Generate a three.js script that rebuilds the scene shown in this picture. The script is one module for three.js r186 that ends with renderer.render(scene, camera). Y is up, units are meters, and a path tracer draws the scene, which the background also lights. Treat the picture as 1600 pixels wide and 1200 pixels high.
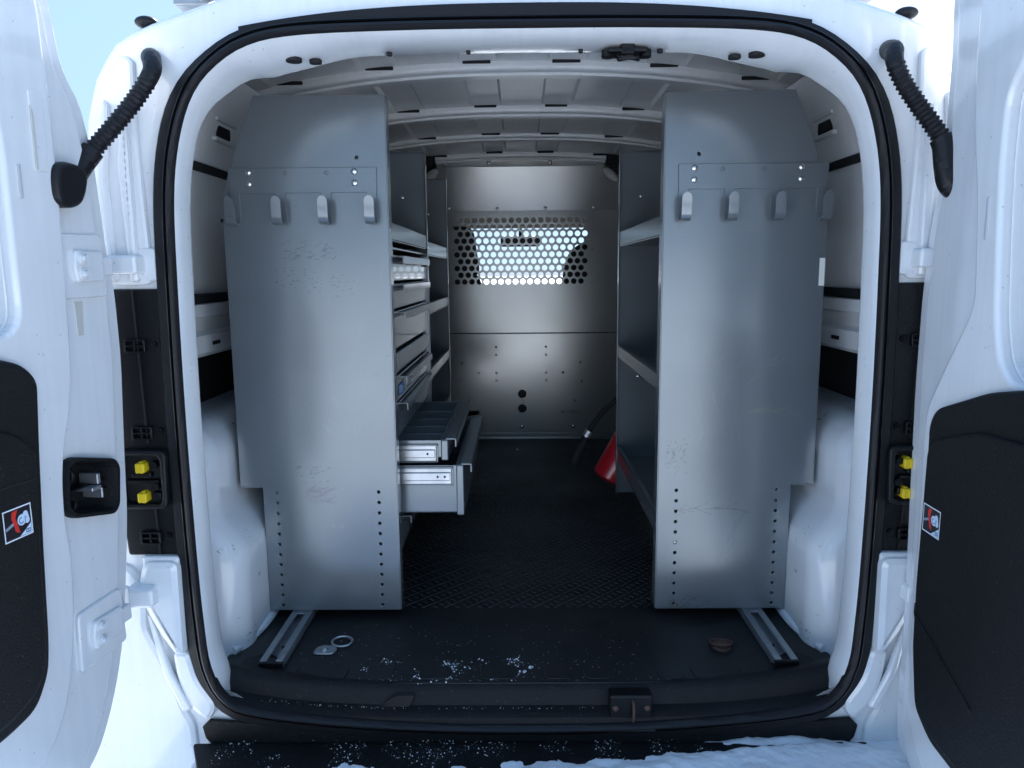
import * as THREE from 'three';
import { RoundedBoxGeometry } from 'three/addons/geometries/RoundedBoxGeometry.js';
import { mergeGeometries, mergeVertices, toCreasedNormals } from 'three/addons/utils/BufferGeometryUtils.js';

// ---------------------------------------------------------------- camera, sky, sun, exposure
const scene = new THREE.Scene();
const R = d => d * Math.PI / 180;
const camera = new THREE.PerspectiveCamera(2 * Math.atan(600 / 1155) * 180 / Math.PI, 4 / 3, 0.02, 600);
camera.position.set(-0.014, 1.37, 1.30);
camera.rotation.set(R(-8.6), R(0.55), R(-0.5), 'YXZ');
const SUN = new THREE.Vector3(0.08, 0.62, -0.78).normalize();
const SKY = 0.48;
{
  const W = 512, H = 256, d = new Float32Array(W * H * 4);
  const mix = (a, b, t) => a + (b - a) * t;
  for (let j = 0; j < H; j++) for (let i = 0; i < W; i++) {
    const lat = ((j + 0.5) / H - 0.5) * Math.PI, lon = ((i + 0.5) / W - 0.5) * 2 * Math.PI;
    const y = Math.sin(lat), x = Math.cos(lat) * Math.cos(lon), z = Math.cos(lat) * Math.sin(lon);
    const e = Math.max(0, y), t = Math.pow(e, 0.55);
    let c = [mix(0.60, 0.22, t), mix(0.83, 0.49, t), mix(1.04, 0.98, t)];
    const cs = Math.max(0, x * SUN.x + y * SUN.y + z * SUN.z);
    const lon2 = Math.atan2(x, -z), veil = 0.75 * Math.exp(-(((lon2 - 0.75) / 0.42) ** 2) - (((lat - 0.30) / 0.40) ** 2));   // thin bright cloud low on the right
    const g = 0.22 * Math.pow(cs, 5) + 1.0 * Math.pow(cs, 40) + veil;
    c = [c[0] + g, c[1] + g * 0.96, c[2] + g * 0.86];
    if (y < 0) c = [0.6, 0.66, 0.75];
    const k = (j * W + i) * 4;
    d[k] = c[0] * SKY; d[k + 1] = c[1] * SKY; d[k + 2] = c[2] * SKY; d[k + 3] = 1;
  }
  const sky = new THREE.DataTexture(d, W, H, THREE.RGBAFormat, THREE.FloatType);
  sky.mapping = THREE.EquirectangularReflectionMapping; sky.magFilter = THREE.LinearFilter; sky.minFilter = THREE.LinearFilter; sky.needsUpdate = true;
  scene.background = sky; scene.environment = sky;
}
const sun = new THREE.DirectionalLight(new THREE.Color(1.0, 0.96, 0.90), 5.0);
sun.position.copy(SUN).multiplyScalar(20); sun.castShadow = true; scene.add(sun); scene.add(sun.target);
sun.shadow.mapSize.set(2048, 2048);
Object.assign(sun.shadow.camera, { left: -6, right: 6, top: 6, bottom: -6, near: 1, far: 60 });
const renderer = new THREE.WebGLRenderer({ antialias: true });
renderer.toneMapping = THREE.LinearToneMapping;
renderer.toneMappingExposure = 2.45;
renderer.shadowMap.enabled = true;

// ---------------------------------------------------------------- helpers
let seed = 7;
const rnd = () => { seed = (seed * 1664525 + 1013904223) >>> 0; return seed / 4294967296; };
const rr = (a, b) => a + (b - a) * rnd();
const V2 = (x, y) => new THREE.Vector2(x, y), V3 = (x, y, z) => new THREE.Vector3(x, y, z);
const sstep = (a, b, x) => { const t = Math.min(1, Math.max(0, (x - a) / (b - a))); return t * t * (3 - 2 * t); };
const lerp = (a, b, t) => a + (b - a) * t;
function boxUV(g) {                       // uv in metres, by the axis a face looks along
  if (g.index) g = g.toNonIndexed();
  if (!g.attributes.normal) g.computeVertexNormals();
  const p = g.attributes.position, n = p.count, uv = new Float32Array(n * 2);
  const a = V3(), b = V3(), c = V3();
  for (let i = 0; i < n; i += 3) {
    a.fromBufferAttribute(p, i); b.fromBufferAttribute(p, i + 1); c.fromBufferAttribute(p, i + 2);
    const nx = Math.abs((b.y - a.y) * (c.z - a.z) - (b.z - a.z) * (c.y - a.y));
    const ny = Math.abs((b.z - a.z) * (c.x - a.x) - (b.x - a.x) * (c.z - a.z));
    const nz = Math.abs((b.x - a.x) * (c.y - a.y) - (b.y - a.y) * (c.x - a.x));
    for (let k = 0; k < 3; k++) {
      const x = p.getX(i + k), y = p.getY(i + k), z = p.getZ(i + k);
      const q = nz >= nx && nz >= ny ? [x, y] : ny >= nx ? [x, z] : [z, y];
      uv[(i + k) * 2] = q[0]; uv[(i + k) * 2 + 1] = q[1];
    }
  }
  g.setAttribute('uv', new THREE.BufferAttribute(uv, 2));
  for (const k of Object.keys(g.attributes)) if (!['position', 'normal', 'uv'].includes(k)) g.deleteAttribute(k);
  return g;
}
const join = a => mergeGeometries(a.map(g => boxUV(g)), false);
const taken = {};
function numbered(n) { const k = taken[n] = (taken[n] ?? -1) + 1; return k ? `${n}_${String(k).padStart(3, '0')}` : n; }
function thing(name, label, category, group) {
  const o = new THREE.Group(); o.name = numbered(name); o.userData = { label, category };
  if (group) o.userData.group = group;
  scene.add(o); return o;
}
function part(name, geo, mat, parent, label) {
  const g = Array.isArray(geo) ? join(geo) : geo.userData.keepUV ? geo : boxUV(geo);
  const m = new THREE.Mesh(g, mat); m.name = name; m.castShadow = m.receiveShadow = true;
  if (label) m.userData.label = label;
  parent.add(m); return m;
}
function sub(name, parent) { const o = new THREE.Group(); o.name = name; parent.add(o); return o; }
// box from ranges, edges rounded by r
function bx(x0, x1, y0, y1, z0, z1, r = 0.002) {
  const w = Math.abs(x1 - x0), h = Math.abs(y1 - y0), d = Math.abs(z1 - z0);
  r = Math.min(r, w * 0.45, h * 0.45, d * 0.45);
  const g = r > 0.0004 ? new RoundedBoxGeometry(w, h, d, 2, r) : new THREE.BoxGeometry(w, h, d);
  return g.translate((x0 + x1) / 2, (y0 + y1) / 2, (z0 + z1) / 2);
}
function shapeOf(pts, holes = []) {
  const s = new THREE.Shape(pts.map(p => V2(p[0], p[1])));
  for (const h of holes) s.holes.push(new THREE.Path(h.map(p => V2(p[0], p[1]))));
  return s;
}
const circ = (x, y, r, n = 14) => Array.from({ length: n }, (_, i) => [x + r * Math.cos(-i / n * 2 * Math.PI), y + r * Math.sin(-i / n * 2 * Math.PI)]);
// plate of an outline between z0 and z1 (z0 < z1), bevelled edges
function plate(pts, z0, z1, bevel = 0.0015, holes = [], seg = 2) {
  const b = Math.min(bevel, (z1 - z0) * 0.45);
  const g = new THREE.ExtrudeGeometry(shapeOf(pts, holes), { depth: z1 - z0 - 2 * b, bevelEnabled: b > 0, bevelThickness: b, bevelSize: b, bevelOffset: -b, bevelSegments: seg, curveSegments: 8 });
  return g.translate(0, 0, z0 + b);
}
// smooth a closed outline
function smooth(pts, n = 120, tension = 0.5) {
  const c = new THREE.CatmullRomCurve3(pts.map(p => V3(p[0], p[1], 0)), true, 'catmullrom', tension);
  return c.getSpacedPoints(n).slice(0, n).map(p => [p.x, p.y]);
}
// rounded corners on a polygon; r may be a number
function fillet(pts, r = 0.02, k = 5) {
  const out = [], n = pts.length;
  for (let i = 0; i < n; i++) {
    const p = V2(...pts[i]), a = V2(...pts[(i + n - 1) % n]), b = V2(...pts[(i + 1) % n]);
    const q = Math.min(pts[i][2] ?? r, p.distanceTo(a) * 0.45, p.distanceTo(b) * 0.45);
    const s = p.clone().lerp(a, q / p.distanceTo(a)), e = p.clone().lerp(b, q / p.distanceTo(b));
    for (let j = 0; j <= k; j++) { const t = j / k; out.push([(1 - t) ** 2 * s.x + 2 * t * (1 - t) * p.x + t * t * e.x, (1 - t) ** 2 * s.y + 2 * t * (1 - t) * p.y + t * t * e.y]); }
  }
  return out;
}
// surface from a grid of points rows[j][i] = [x,y,z]
function grid(rows, closed = false, crease = 0) {
  const n = rows[0].length, pos = [], idx = [];
  for (const r of rows) for (const p of r) pos.push(p[0], p[1], p[2]);
  for (let j = 0; j < rows.length - 1; j++) for (let i = 0; i < (closed ? n : n - 1); i++) {
    const a = j * n + i, b = j * n + (i + 1) % n, c = a + n, d = b + n;
    idx.push(a, b, d, a, d, c);
  }
  const g = new THREE.BufferGeometry();
  g.setAttribute('position', new THREE.Float32BufferAttribute(pos, 3)); g.setIndex(idx);
  if (crease) return toCreasedNormals(g, crease);
  g.computeVertexNormals(); return g;
}
// tube with a radius that varies along it, ends closed
function vtube(pts, n, rad, seg = 14) {
  const c = new THREE.CatmullRomCurve3(pts.map(p => V3(...p)), false, 'centripetal');
  const fr = c.computeFrenetFrames(n, false), rows = [];
  for (let j = 0; j <= n; j++) {
    const p = c.getPointAt(j / n), r = typeof rad === 'function' ? rad(j / n) : rad, row = [];
    for (let i = 0; i < seg; i++) {
      const a = i / seg * 2 * Math.PI;
      row.push(p.clone().addScaledVector(fr.normals[j], Math.cos(a) * r).addScaledVector(fr.binormals[j], Math.sin(a) * r).toArray());
    }
    if (j === 0) rows.push(row.map(() => p.toArray()));
    rows.push(row);
    if (j === n) rows.push(row.map(() => p.toArray()));
  }
  return grid(rows, true, 0.9);
}
function cyl(r0, r1, h, x, y, z, axis = 'y', seg = 18) {
  const g = new THREE.CylinderGeometry(r1, r0, h, seg);
  if (axis === 'x') g.rotateZ(-Math.PI / 2); if (axis === 'z') g.rotateX(Math.PI / 2);
  return g.translate(x, y, z);
}
const dome = (r, x, y, z, flat = 0.55) => { const g = new THREE.SphereGeometry(r, 14, 7, 0, Math.PI * 2, 0, Math.PI / 2); g.scale(1, flat, 1); g.rotateX(Math.PI / 2); return g.translate(x, y, z); };
const mirrorX = pts => pts.map(p => [-p[0], ...p.slice(1)]).reverse();

// ---------------------------------------------------------------- noise and textures
function hash(x, y, s) { let h = (x * 374761393 + y * 668265263 + s * 1442695041) | 0; h = Math.imul(h ^ (h >>> 13), 1274126177); return ((h ^ (h >>> 16)) >>> 0) / 4294967296; }
function vnoise(x, y, per, s) {
  const xi = Math.floor(x), yi = Math.floor(y), fx = x - xi, fy = y - yi, m = v => ((v % per) + per) % per;
  const u = fx * fx * (3 - 2 * fx), v = fy * fy * (3 - 2 * fy);
  return lerp(lerp(hash(m(xi), m(yi), s), hash(m(xi + 1), m(yi), s), u), lerp(hash(m(xi), m(yi + 1), s), hash(m(xi + 1), m(yi + 1), s), u), v);
}
function fbm(u, v, f, oct, s) { let a = 0, w = 0.5, t = 0; for (let o = 0; o < oct; o++) { a += w * vnoise(u * f, v * f, f, s + o); t += w; w *= 0.5; f *= 2; } return a / t; }
function tex(N, fn, srgb) {
  const d = new Uint8Array(N * N * 4);
  for (let j = 0; j < N; j++) for (let i = 0; i < N; i++) { const c = fn(i / N, j / N), k = (j * N + i) * 4; const q = hash(i, j, 777); d[k] = Math.min(255, Math.max(0, c[0] + q)); d[k + 1] = Math.min(255, Math.max(0, c[1] + q)); d[k + 2] = Math.min(255, Math.max(0, c[2] + q)); d[k + 3] = 255; }
  const t = new THREE.DataTexture(d, N, N); t.wrapS = t.wrapT = THREE.RepeatWrapping; t.magFilter = THREE.LinearFilter; t.minFilter = THREE.LinearMipmapLinearFilter; t.generateMipmaps = true;
  if (srgb) t.colorSpace = THREE.SRGBColorSpace; t.needsUpdate = true; return t;
}
const g1 = v => { const c = Math.max(0, Math.min(255, v)); return [c, c, c]; };
// painted steel: tone, specks, scuffs and light rub marks
function steelCanvas(s0, scuffs) {
  const N = 1024, HH = 2048, cv = document.createElement('canvas'); cv.width = N; cv.height = HH; const x = cv.getContext('2d');
  const im = x.createImageData(N, HH); 
  for (let j = 0; j < HH; j++) for (let i = 0; i < N; i++) {
    const f = fbm(i / N, j / N, 4, 4, s0), st = vnoise(i / N * 256, j / N * 4, 256, s0 + 9) * 0.5 + vnoise(i / N * 64, j / N * 3, 64, s0 + 11) * 0.5;
    const q = hash(i, j, s0 + 3), v = 1 + (f - 0.5) * 0.16 + (st - 0.5) * 0.010 + (q - 0.5) * 0.016, k = (j * N + i) * 4;
    im.data[k] = 124 * v; im.data[k + 1] = 130 * v; im.data[k + 2] = 134 * v; im.data[k + 3] = 255;
  }
  x.putImageData(im, 0, 0);
  seed = 100 + s0;
  const strokes = (n, cx, cy, sx, sy, col, len, lw, ang) => { for (let i = 0; i < n; i++) { x.strokeStyle = col; x.lineWidth = rr(0.4, 1) * lw; x.beginPath(); const px = cx + rr(-1, 1) * sx * N, py = cy + rr(-1, 1) * sy * N, a = ang + rr(-0.5, 0.5), l = rr(0.2, 1) * len; x.moveTo(px, py); x.quadraticCurveTo(px + Math.cos(a) * l * 0.5 + rr(-3, 3), py + Math.sin(a) * l * 0.5 + rr(-3, 3), px + Math.cos(a) * l, py + Math.sin(a) * l); x.stroke(); } };
  strokes(200, N / 2, N, 0.5, 1.0, 'rgba(70,72,80,0.22)', 12, 1.4, 0.2);
  strokes(110, N / 2, N, 0.5, 1.0, 'rgba(200,206,214,0.10)', 70, 1.6, 1.6);
  for (const [u, v, w, h, n, c, len, lw, a] of scuffs) strokes(n, u * N, v * N, w, h, c, len, lw, a);
  const t = new THREE.CanvasTexture(cv); t.wrapS = t.wrapT = THREE.RepeatWrapping; t.colorSpace = THREE.SRGBColorSpace; t.flipY = false; t.repeat.set(1, 0.5); t.needsUpdate = true; return t;
}
// (u, v) here are metres modulo one, v upward because flipY is off
const DK = 'rgba(58,56,64,0.34)', LT = 'rgba(205,210,218,0.05)', RD = 'rgba(92,74,92,0.09)', YL = 'rgba(180,186,110,0.09)', RU = 'rgba(100,76,48,0.30)';
const steelL = steelCanvas(3, [[0.52, 1.42, 0.06, 0.02, 40, DK, 18, 2.0, 0.3], [0.50, 1.36, 0.06, 0.03, 34, DK, 8, 2.2, 0.2], [0.60, 1.34, 0.03, 0.03, 18, DK, 9, 2, 0.2], [0.52, 0.865, 0.03, 0.018, 90, RD, 26, 5, 0.4], [0.51, 0.915, 0.04, 0.02, 30, DK, 10, 2, 0.3], [0.56, 0.79, 0.015, 0.005, 14, LT, 20, 3, 0.2], [0.55, 1.03, 0.07, 0.05, 20, LT, 60, 2, 2.4]]);
const steelR = steelCanvas(21, [[0.45, 1.13, 0.05, 0.04, 16, LT, 60, 2.5, 0.3], [0.47, 1.02, 0.03, 0.07, 16, LT, 150, 3, 1.6], [0.40, 1.01, 0.02, 0.06, 14, LT, 60, 2.5, 1.5], [0.54, 1.055, 0.05, 0.005, 24, YL, 46, 4, 0.1], [0.34, 0.95, 0.025, 0.04, 60, DK, 9, 2, 0.8], [0.38, 0.60, 0.05, 0.02, 46, DK, 12, 2.2, 0.1], [0.34, 0.595, 0.015, 0.012, 30, RU, 8, 3, 0.2], [0.46, 0.74, 0.02, 0.05, 26, 'rgba(80,82,90,0.12)', 60, 3, 1.3], [0.55, 1.17, 0.02, 0.01, 16, LT, 20, 4, 0.4], [0.40, 0.83, 0.07, 0.003, 16, DK, 50, 1.5, 0.05], [0.46, 1.47, 0.04, 0.02, 12, LT, 40, 2, 0.1]]);
const steelRough = tex(512, (u, v) => g1(255 * (0.215 + (fbm(u, v, 3, 6, 40) - 0.5) * 0.13 + (hash(Math.floor(u * 512), Math.floor(v * 512), 47) - 0.5) * 0.01)));
const whiteMap = tex(512, (u, v) => { const f = fbm(u, v, 5, 5, 60), q = hash(Math.floor(u * 512), Math.floor(v * 512), 61), gr = fbm(u, v, 16, 4, 63); let k = 0.97 + (f - 0.5) * 0.03 + (q - 0.5) * 0.008 + (vnoise(u * 128, v * 6, 128, 67) - 0.5) * 0.018 - (q > 0.9993 ? 0.22 : 0) + (gr - 0.5) * 0.03; return [234 * k, 236 * k, 238 * k]; }, true);
const whiteRough = tex(256, (u, v) => g1(255 * (0.20 + (fbm(u, v, 6, 6, 71) - 0.5) * 0.12 + (hash(Math.floor(u * 256), Math.floor(v * 256), 73) - 0.5) * 0.02)));
const rubberMap = tex(512, (u, v) => { const f = fbm(u, v, 6, 6, 81), q = hash(Math.floor(u * 512), Math.floor(v * 512), 82); const k = 30 + (f - 0.5) * 20 + (q - 0.5) * 8 + (q > 0.997 ? 40 : 0); return [k, k * 1.01, k * 1.05]; }, true);
const rubberRough = tex(256, (u, v) => g1(255 * (0.50 + (fbm(u, v, 5, 5, 85) - 0.5) * 0.5)));
const grainBump = tex(512, (u, v) => g1(255 * (0.5 * hash(Math.floor(u * 512), Math.floor(v * 512), 90) + 0.5 * vnoise(u * 200, v * 200, 200, 91))));
grainBump.repeat.set(4, 4);
const plasticMap = tex(512, (u, v) => { const f = fbm(u, v, 5, 6, 95), q = hash(Math.floor(u * 512), Math.floor(v * 512), 96); const k = 25 + (f - 0.5) * 12 + (q - 0.5) * 6 + (q > 0.998 ? 50 : 0); return [k, k * 1.01, k * 1.06]; }, true);
const snowBump = tex(512, (u, v) => g1(255 * (0.6 * fbm(u, v, 8, 6, 101) + 0.4 * fbm(u, v, 64, 3, 108))));
const scuffMap = (() => {
  const N = 1024, cv = document.createElement('canvas'); cv.width = cv.height = N; const x = cv.getContext('2d'), im = x.createImageData(N, N);
  for (let j = 0; j < N; j++) for (let i = 0; i < N; i++) { const k = (j * N + i) * 4, f = 0.97 + (fbm(i / N, j / N, 6, 4, 130) - 0.5) * 0.08 + (hash(i, j, 131) - 0.5) * 0.02; im.data[k] = 233 * f; im.data[k + 1] = 235 * f; im.data[k + 2] = 237 * f; im.data[k + 3] = 255; }
  x.putImageData(im, 0, 0); seed = 55;
  for (let c = 0; c < 34; c++) { const cx = rnd() * N, cy = rnd() * N, sp = rr(6, 40), n = Math.floor(rr(3, 14)), a0 = rr(-0.5, 0.5); for (let i = 0; i < n; i++) { x.strokeStyle = `rgba(${rr(30, 80) | 0},${rr(30, 70) | 0},${rr(35, 70) | 0},${rr(0.25, 0.8).toFixed(2)})`; x.lineWidth = rr(0.6, 2.2); x.beginPath(); const px = cx + rr(-1, 1) * sp, py = cy + rr(-1, 1) * sp * 0.6, l = rr(1, 16), a = a0 + rr(-0.4, 0.4); x.moveTo(px, py); x.lineTo(px + Math.cos(a) * l, py + Math.sin(a) * l); x.stroke(); } }
  const t = new THREE.CanvasTexture(cv); t.wrapS = t.wrapT = THREE.RepeatWrapping; t.colorSpace = THREE.SRGBColorSpace; t.repeat.set(1.6, 1.6); return t;
})();
const zincMap = tex(256, (u, v) => { const f = fbm(u, v, 24, 4, 120); const k = 0.9 + (f - 0.5) * 0.3; return [200 * k, 203 * k, 205 * k]; }, true);

const std = o => new THREE.MeshStandardMaterial({ side: THREE.DoubleSide, ...o }), phy = o => new THREE.MeshPhysicalMaterial({ side: THREE.DoubleSide, ...o });
const lin = (r, g, b) => new THREE.Color().setRGB(r, g, b);
const M = {
  white: phy({ map: whiteMap, roughnessMap: whiteRough, roughness: 1, clearcoat: 1.0, clearcoatRoughness: 0.05 }),
  whiteScuff: phy({ map: scuffMap, roughnessMap: whiteRough, roughness: 1, clearcoat: 0.6, clearcoatRoughness: 0.1 }),
  whiteIn: phy({ color: lin(1.0, 0.985, 0.96), map: whiteMap, roughness: 0.34, clearcoat: 0.25, clearcoatRoughness: 0.2 }),
  steelL: phy({ map: steelL, roughnessMap: steelRough, roughness: 1.0, metalness: 0.45, clearcoat: 0.15, clearcoatRoughness: 0.3 }),
  steelR: phy({ map: steelR, roughnessMap: steelRough, roughness: 1.0, metalness: 0.45, clearcoat: 0.15, clearcoatRoughness: 0.3 }),
  steel: phy({ map: steelL, roughnessMap: steelRough, roughness: 1.0, metalness: 0.45 }),
  drawerFace: phy({ map: steelL, roughness: 0.22, metalness: 0.3, clearcoat: 0.7, clearcoatRoughness: 0.04 }),
  bulkhead: phy({ color: lin(0.36, 0.36, 0.345), roughnessMap: steelRough, roughness: 1.0, metalness: 0.55 }),
  zinc: std({ map: zincMap, roughness: 0.3, metalness: 0.9 }),
  bolt: std({ color: lin(0.72, 0.72, 0.70), roughness: 0.25, metalness: 0.95 }),
  alu: std({ map: zincMap, color: lin(0.85, 0.86, 0.88), roughness: 0.4, metalness: 0.75 }),
  rubber: std({ map: rubberMap, roughnessMap: rubberRough, roughness: 1 }),
  tread: std({ color: lin(0.06, 0.06, 0.062), roughness: 0.22 }),
  seal: phy({ specularIntensity: 0.5, color: lin(0.013, 0.0125, 0.0145), roughness: 0.42 }),
  plastic: phy({ specularIntensity: 0.5, map: plasticMap, roughness: 0.55, bumpMap: grainBump, bumpScale: 0.0009 }),
  blackGloss: phy({ specularIntensity: 0.5, color: lin(0.006, 0.006, 0.007), roughness: 0.3 }),
  black: std({ color: lin(0.01, 0.01, 0.011), roughness: 0.8 }),
  trimBlack: phy({ specularIntensity: 0.5, color: lin(0.010, 0.010, 0.013), roughness: 0.45 }),
  greyPlug: std({ color: lin(0.60, 0.61, 0.63), map: whiteMap, roughness: 0.7 }),
  yellow: std({ color: lin(0.78, 0.55, 0.01), roughness: 0.45 }),
  red: phy({ color: lin(0.50, 0.012, 0.022), roughness: 0.3, clearcoat: 0.8, clearcoatRoughness: 0.08 }),
  rust: std({ color: lin(0.10, 0.055, 0.045), roughness: 0.7, metalness: 0.4 }),
  snow: std({ color: lin(0.86, 0.88, 0.91), roughness: 0.9, bumpMap: snowBump, bumpScale: 0.01 }),
  flake: std({ color: lin(0.85, 0.87, 0.9), roughness: 0.8 }),
  glass: phy({ color: 0xffffff, transmission: 1, thickness: 0, roughness: 0.02, ior: 1.5 }),
  clear: phy({ color: lin(0.9, 0.9, 0.88), roughness: 0.15, transmission: 0.5, thickness: 0 }),
  seat: std({ color: lin(0.012, 0.012, 0.013), roughness: 0.9 }),
  liner: std({ color: lin(0.45, 0.43, 0.39), roughness: 0.9 }),
  seam: std({ color: lin(0.55, 0.55, 0.5), roughness: 0.6 }),
};

// ---------------------------------------------------------------- ground
{
  const g = new THREE.PlaneGeometry(500, 500, 1, 1).rotateX(-Math.PI / 2);
  const m = part('ground', g, M.snow, scene); m.userData = { kind: 'structure', label: 'snow covered ground around the van', category: 'ground' };
}

// ---------------------------------------------------------------- the van
const van = thing('cargo_van', 'white cargo van with both rear doors open, seen into its load bay', 'van');
const FL = 0.56;
const openHalf = [[0, 1.803], [0.2, 1.802], [0.385, 1.796], [0.477, 1.779], [0.543, 1.741], [0.590, 1.688], [0.621, 1.61], [0.639, 1.505], [0.645, 1.34], [0.648, 1.115], [0.647, 0.875], [0.643, 0.72], [0.634, 0.622], [0.601, 0.552], [0.53, 0.515], [0.3, 0.488], [0, 0.478]];
const NO = 200;
const openRing = smooth([...openHalf, ...openHalf.slice(1, -1).reverse().map(p => [-p[0], p[1]])], NO);
const ringN = openRing.map((p, i) => { const a = openRing[(i + NO - 1) % NO], b = openRing[(i + 1) % NO]; const t = V2(b[0] - a[0], b[1] - a[1]).normalize(); return [t.y, -t.x]; });
{ // make normals point inward
  const c = [0, 1.15]; openRing.forEach((p, i) => { if ((c[0] - p[0]) * ringN[i][0] + (c[1] - p[1]) * ringN[i][1] < 0) { ringN[i][0] *= -1; ringN[i][1] *= -1; } });
}
// sweep of a profile [[inset, z], ...] round the opening; fn may alter each pair
function sweep(profile, fn) {
  return grid(profile.map((q, k) => openRing.map((p, i) => { const [d, z] = fn ? fn(q, i, k) : q; return [p[0] + ringN[i][0] * d, p[1] + ringN[i][1] * d, z]; })), true, 0.6);
}
const outerRear = [[0, 1.915], [0.3, 1.895], [0.5, 1.842], [0.6, 1.810], [0.66, 1.79], [0.705, 1.765], [0.743, 1.708], [0.765, 1.635], [0.77, 1.56], [0.768, 1.4], [0.785, 1.0], [0.80, 0.75], [0.80, 0.42], [0, 0.42]];
const outerMain = [[0, 1.945], [0.3, 1.938], [0.5, 1.92], [0.62, 1.893], [0.70, 1.862], [0.755, 1.818], [0.81, 1.73], [0.84, 1.62], [0.855, 1.5], [0.875, 1.35], [0.90, 1.0], [0.905, 0.75], [0.90, 0.42], [0, 0.42]];
const full = h => [...h, ...h.slice(1, -1).reverse().map(p => [-p[0], p[1]])];
{ // outer skin
  const rows = [-0.055, -0.09, -0.14, -0.22, -0.35, -0.8, -1.6, -2.4, -3.0].map(z => { const t = sstep(-0.05, -0.38, z) || sstep(0.05, 0.38, -z); return full(outerRear).map((p, i) => { const q = full(outerMain)[i]; return [lerp(p[0], q[0], t), lerp(p[1], q[1], t), z]; }); });
  part('body_shell', grid(rows, true, 0.7), M.white, van);
  // rear face round the opening
  const hole = openRing.map((p, i) => [p[0] + ringN[i][0] * 0.012, p[1] + ringN[i][1] * 0.012]);
  part('rear_frame', plate(smooth(full(outerRear).map((p, i) => p), 160, 0.25).reverse(), -0.10, -0.032, 0.014, [hole], 4), M.white, van);
}
// door jamb and header flange inside the seal
const upness = i => sstep(0.25, 0.95, -ringN[i][1]);
part('door_jamb', sweep([[0.010, -0.03], [0.022, -0.006], [0.027, -0.004], [0.031, -0.010], [0.034, -0.028], [0.037, -0.055], [0.034, -0.066], [0.012, -0.070]],
  ([d, z], i, k) => { const u = upness(i), s = Math.abs(openRing[i][0]); const cornerDip = u * sstep(0.28, 0.44, s) * 0.011 * (1 - sstep(0.47, 0.54, s)); const dn = sstep(0.35, 0.8, ringN[i][1]);
    return k < 3 ? [d, z - dn * 0.03] : k === 3 ? [d - dn * 0.03, z - dn * 0.03] : [d + u * (k >= 4 ? 0.006 : 0.002) + (k >= 4 ? cornerDip : 0) - (k >= 4 ? dn * 0.03 : 0), z - u * (k >= 5 ? 0.05 + cornerDip * 2 : k === 4 ? 0.012 : 0)]; }), M.white, van);
// rubber seal: flat lip outside, two beads inside
{
  const s = part('door_seal', sweep([[-0.013, -0.034], [-0.013, -0.022], [-0.009, -0.016], [0.010, -0.012], [0.0125, -0.02], [0.0145, -0.02], [0.0165, -0.006], [0.0195, 0.001], [0.0235, 0.003], [0.028, 0.0], [0.0305, -0.006], [0.0305, -0.014]], ([d, z], i) => [d < 0 ? d * (1 - 0.95 * upness(i)) : d, z]), M.seal, van, 'black rubber door seal round the rear opening');
  // second fold line along the lip
  part('bead', sweep([[0.0085, -0.013], [0.0095, -0.0075], [0.0115, -0.006], [0.0135, -0.0085], [0.0140, -0.013]]), M.blackGloss, s);
}
{ // dark strip along the header, above the seal
  const pts = []; const N = 40;
  for (let i = 0; i <= N; i++) { const x = lerp(-0.482, 0.48, i / N); pts.push([x, 1.8150 - 0.0320 * Math.pow(Math.abs(x) / 0.48, 2.6)]); }
  for (let i = N; i >= 0; i--) { const x = lerp(-0.482, 0.48, i / N); pts.push([x, 1.794 - 0.03 * Math.pow(Math.abs(x) / 0.48, 3.2)]); }
  part('header_strip', plate(pts.reverse(), -0.03, -0.012, 0.003), M.trimBlack, van);
}
// black discs painted in as the shade of header holes; striker
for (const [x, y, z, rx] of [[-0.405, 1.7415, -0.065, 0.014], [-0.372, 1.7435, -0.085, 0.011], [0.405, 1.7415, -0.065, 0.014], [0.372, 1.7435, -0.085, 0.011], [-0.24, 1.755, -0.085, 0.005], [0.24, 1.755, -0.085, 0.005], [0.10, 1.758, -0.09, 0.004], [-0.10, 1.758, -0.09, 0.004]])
  part('hole_shade_disc', new THREE.CylinderGeometry(rx, rx, 0.006, 18).translate(x, y, z), M.black, van);
{
  const s = part('striker', join([bx(0.145, 0.215, 1.748, 1.756, -0.105, -0.06, 0.003), cyl(0.011, 0.011, 0.012, 0.147, 1.750, -0.082, 'y'), cyl(0.011, 0.011, 0.012, 0.213, 1.750, -0.082, 'y'),
    vtube([[0.164, 1.752, -0.07], [0.164, 1.737, -0.062], [0.165, 1.733, -0.05], [0.180, 1.735, -0.046], [0.195, 1.733, -0.05], [0.196, 1.737, -0.062], [0.196, 1.752, -0.07]], 30, 0.0042, 8), bx(0.168, 0.192, 1.744, 1.764, -0.075, -0.06, 0.003)]), M.blackGloss, van);
  s.name = 'door_striker';
}
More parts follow.
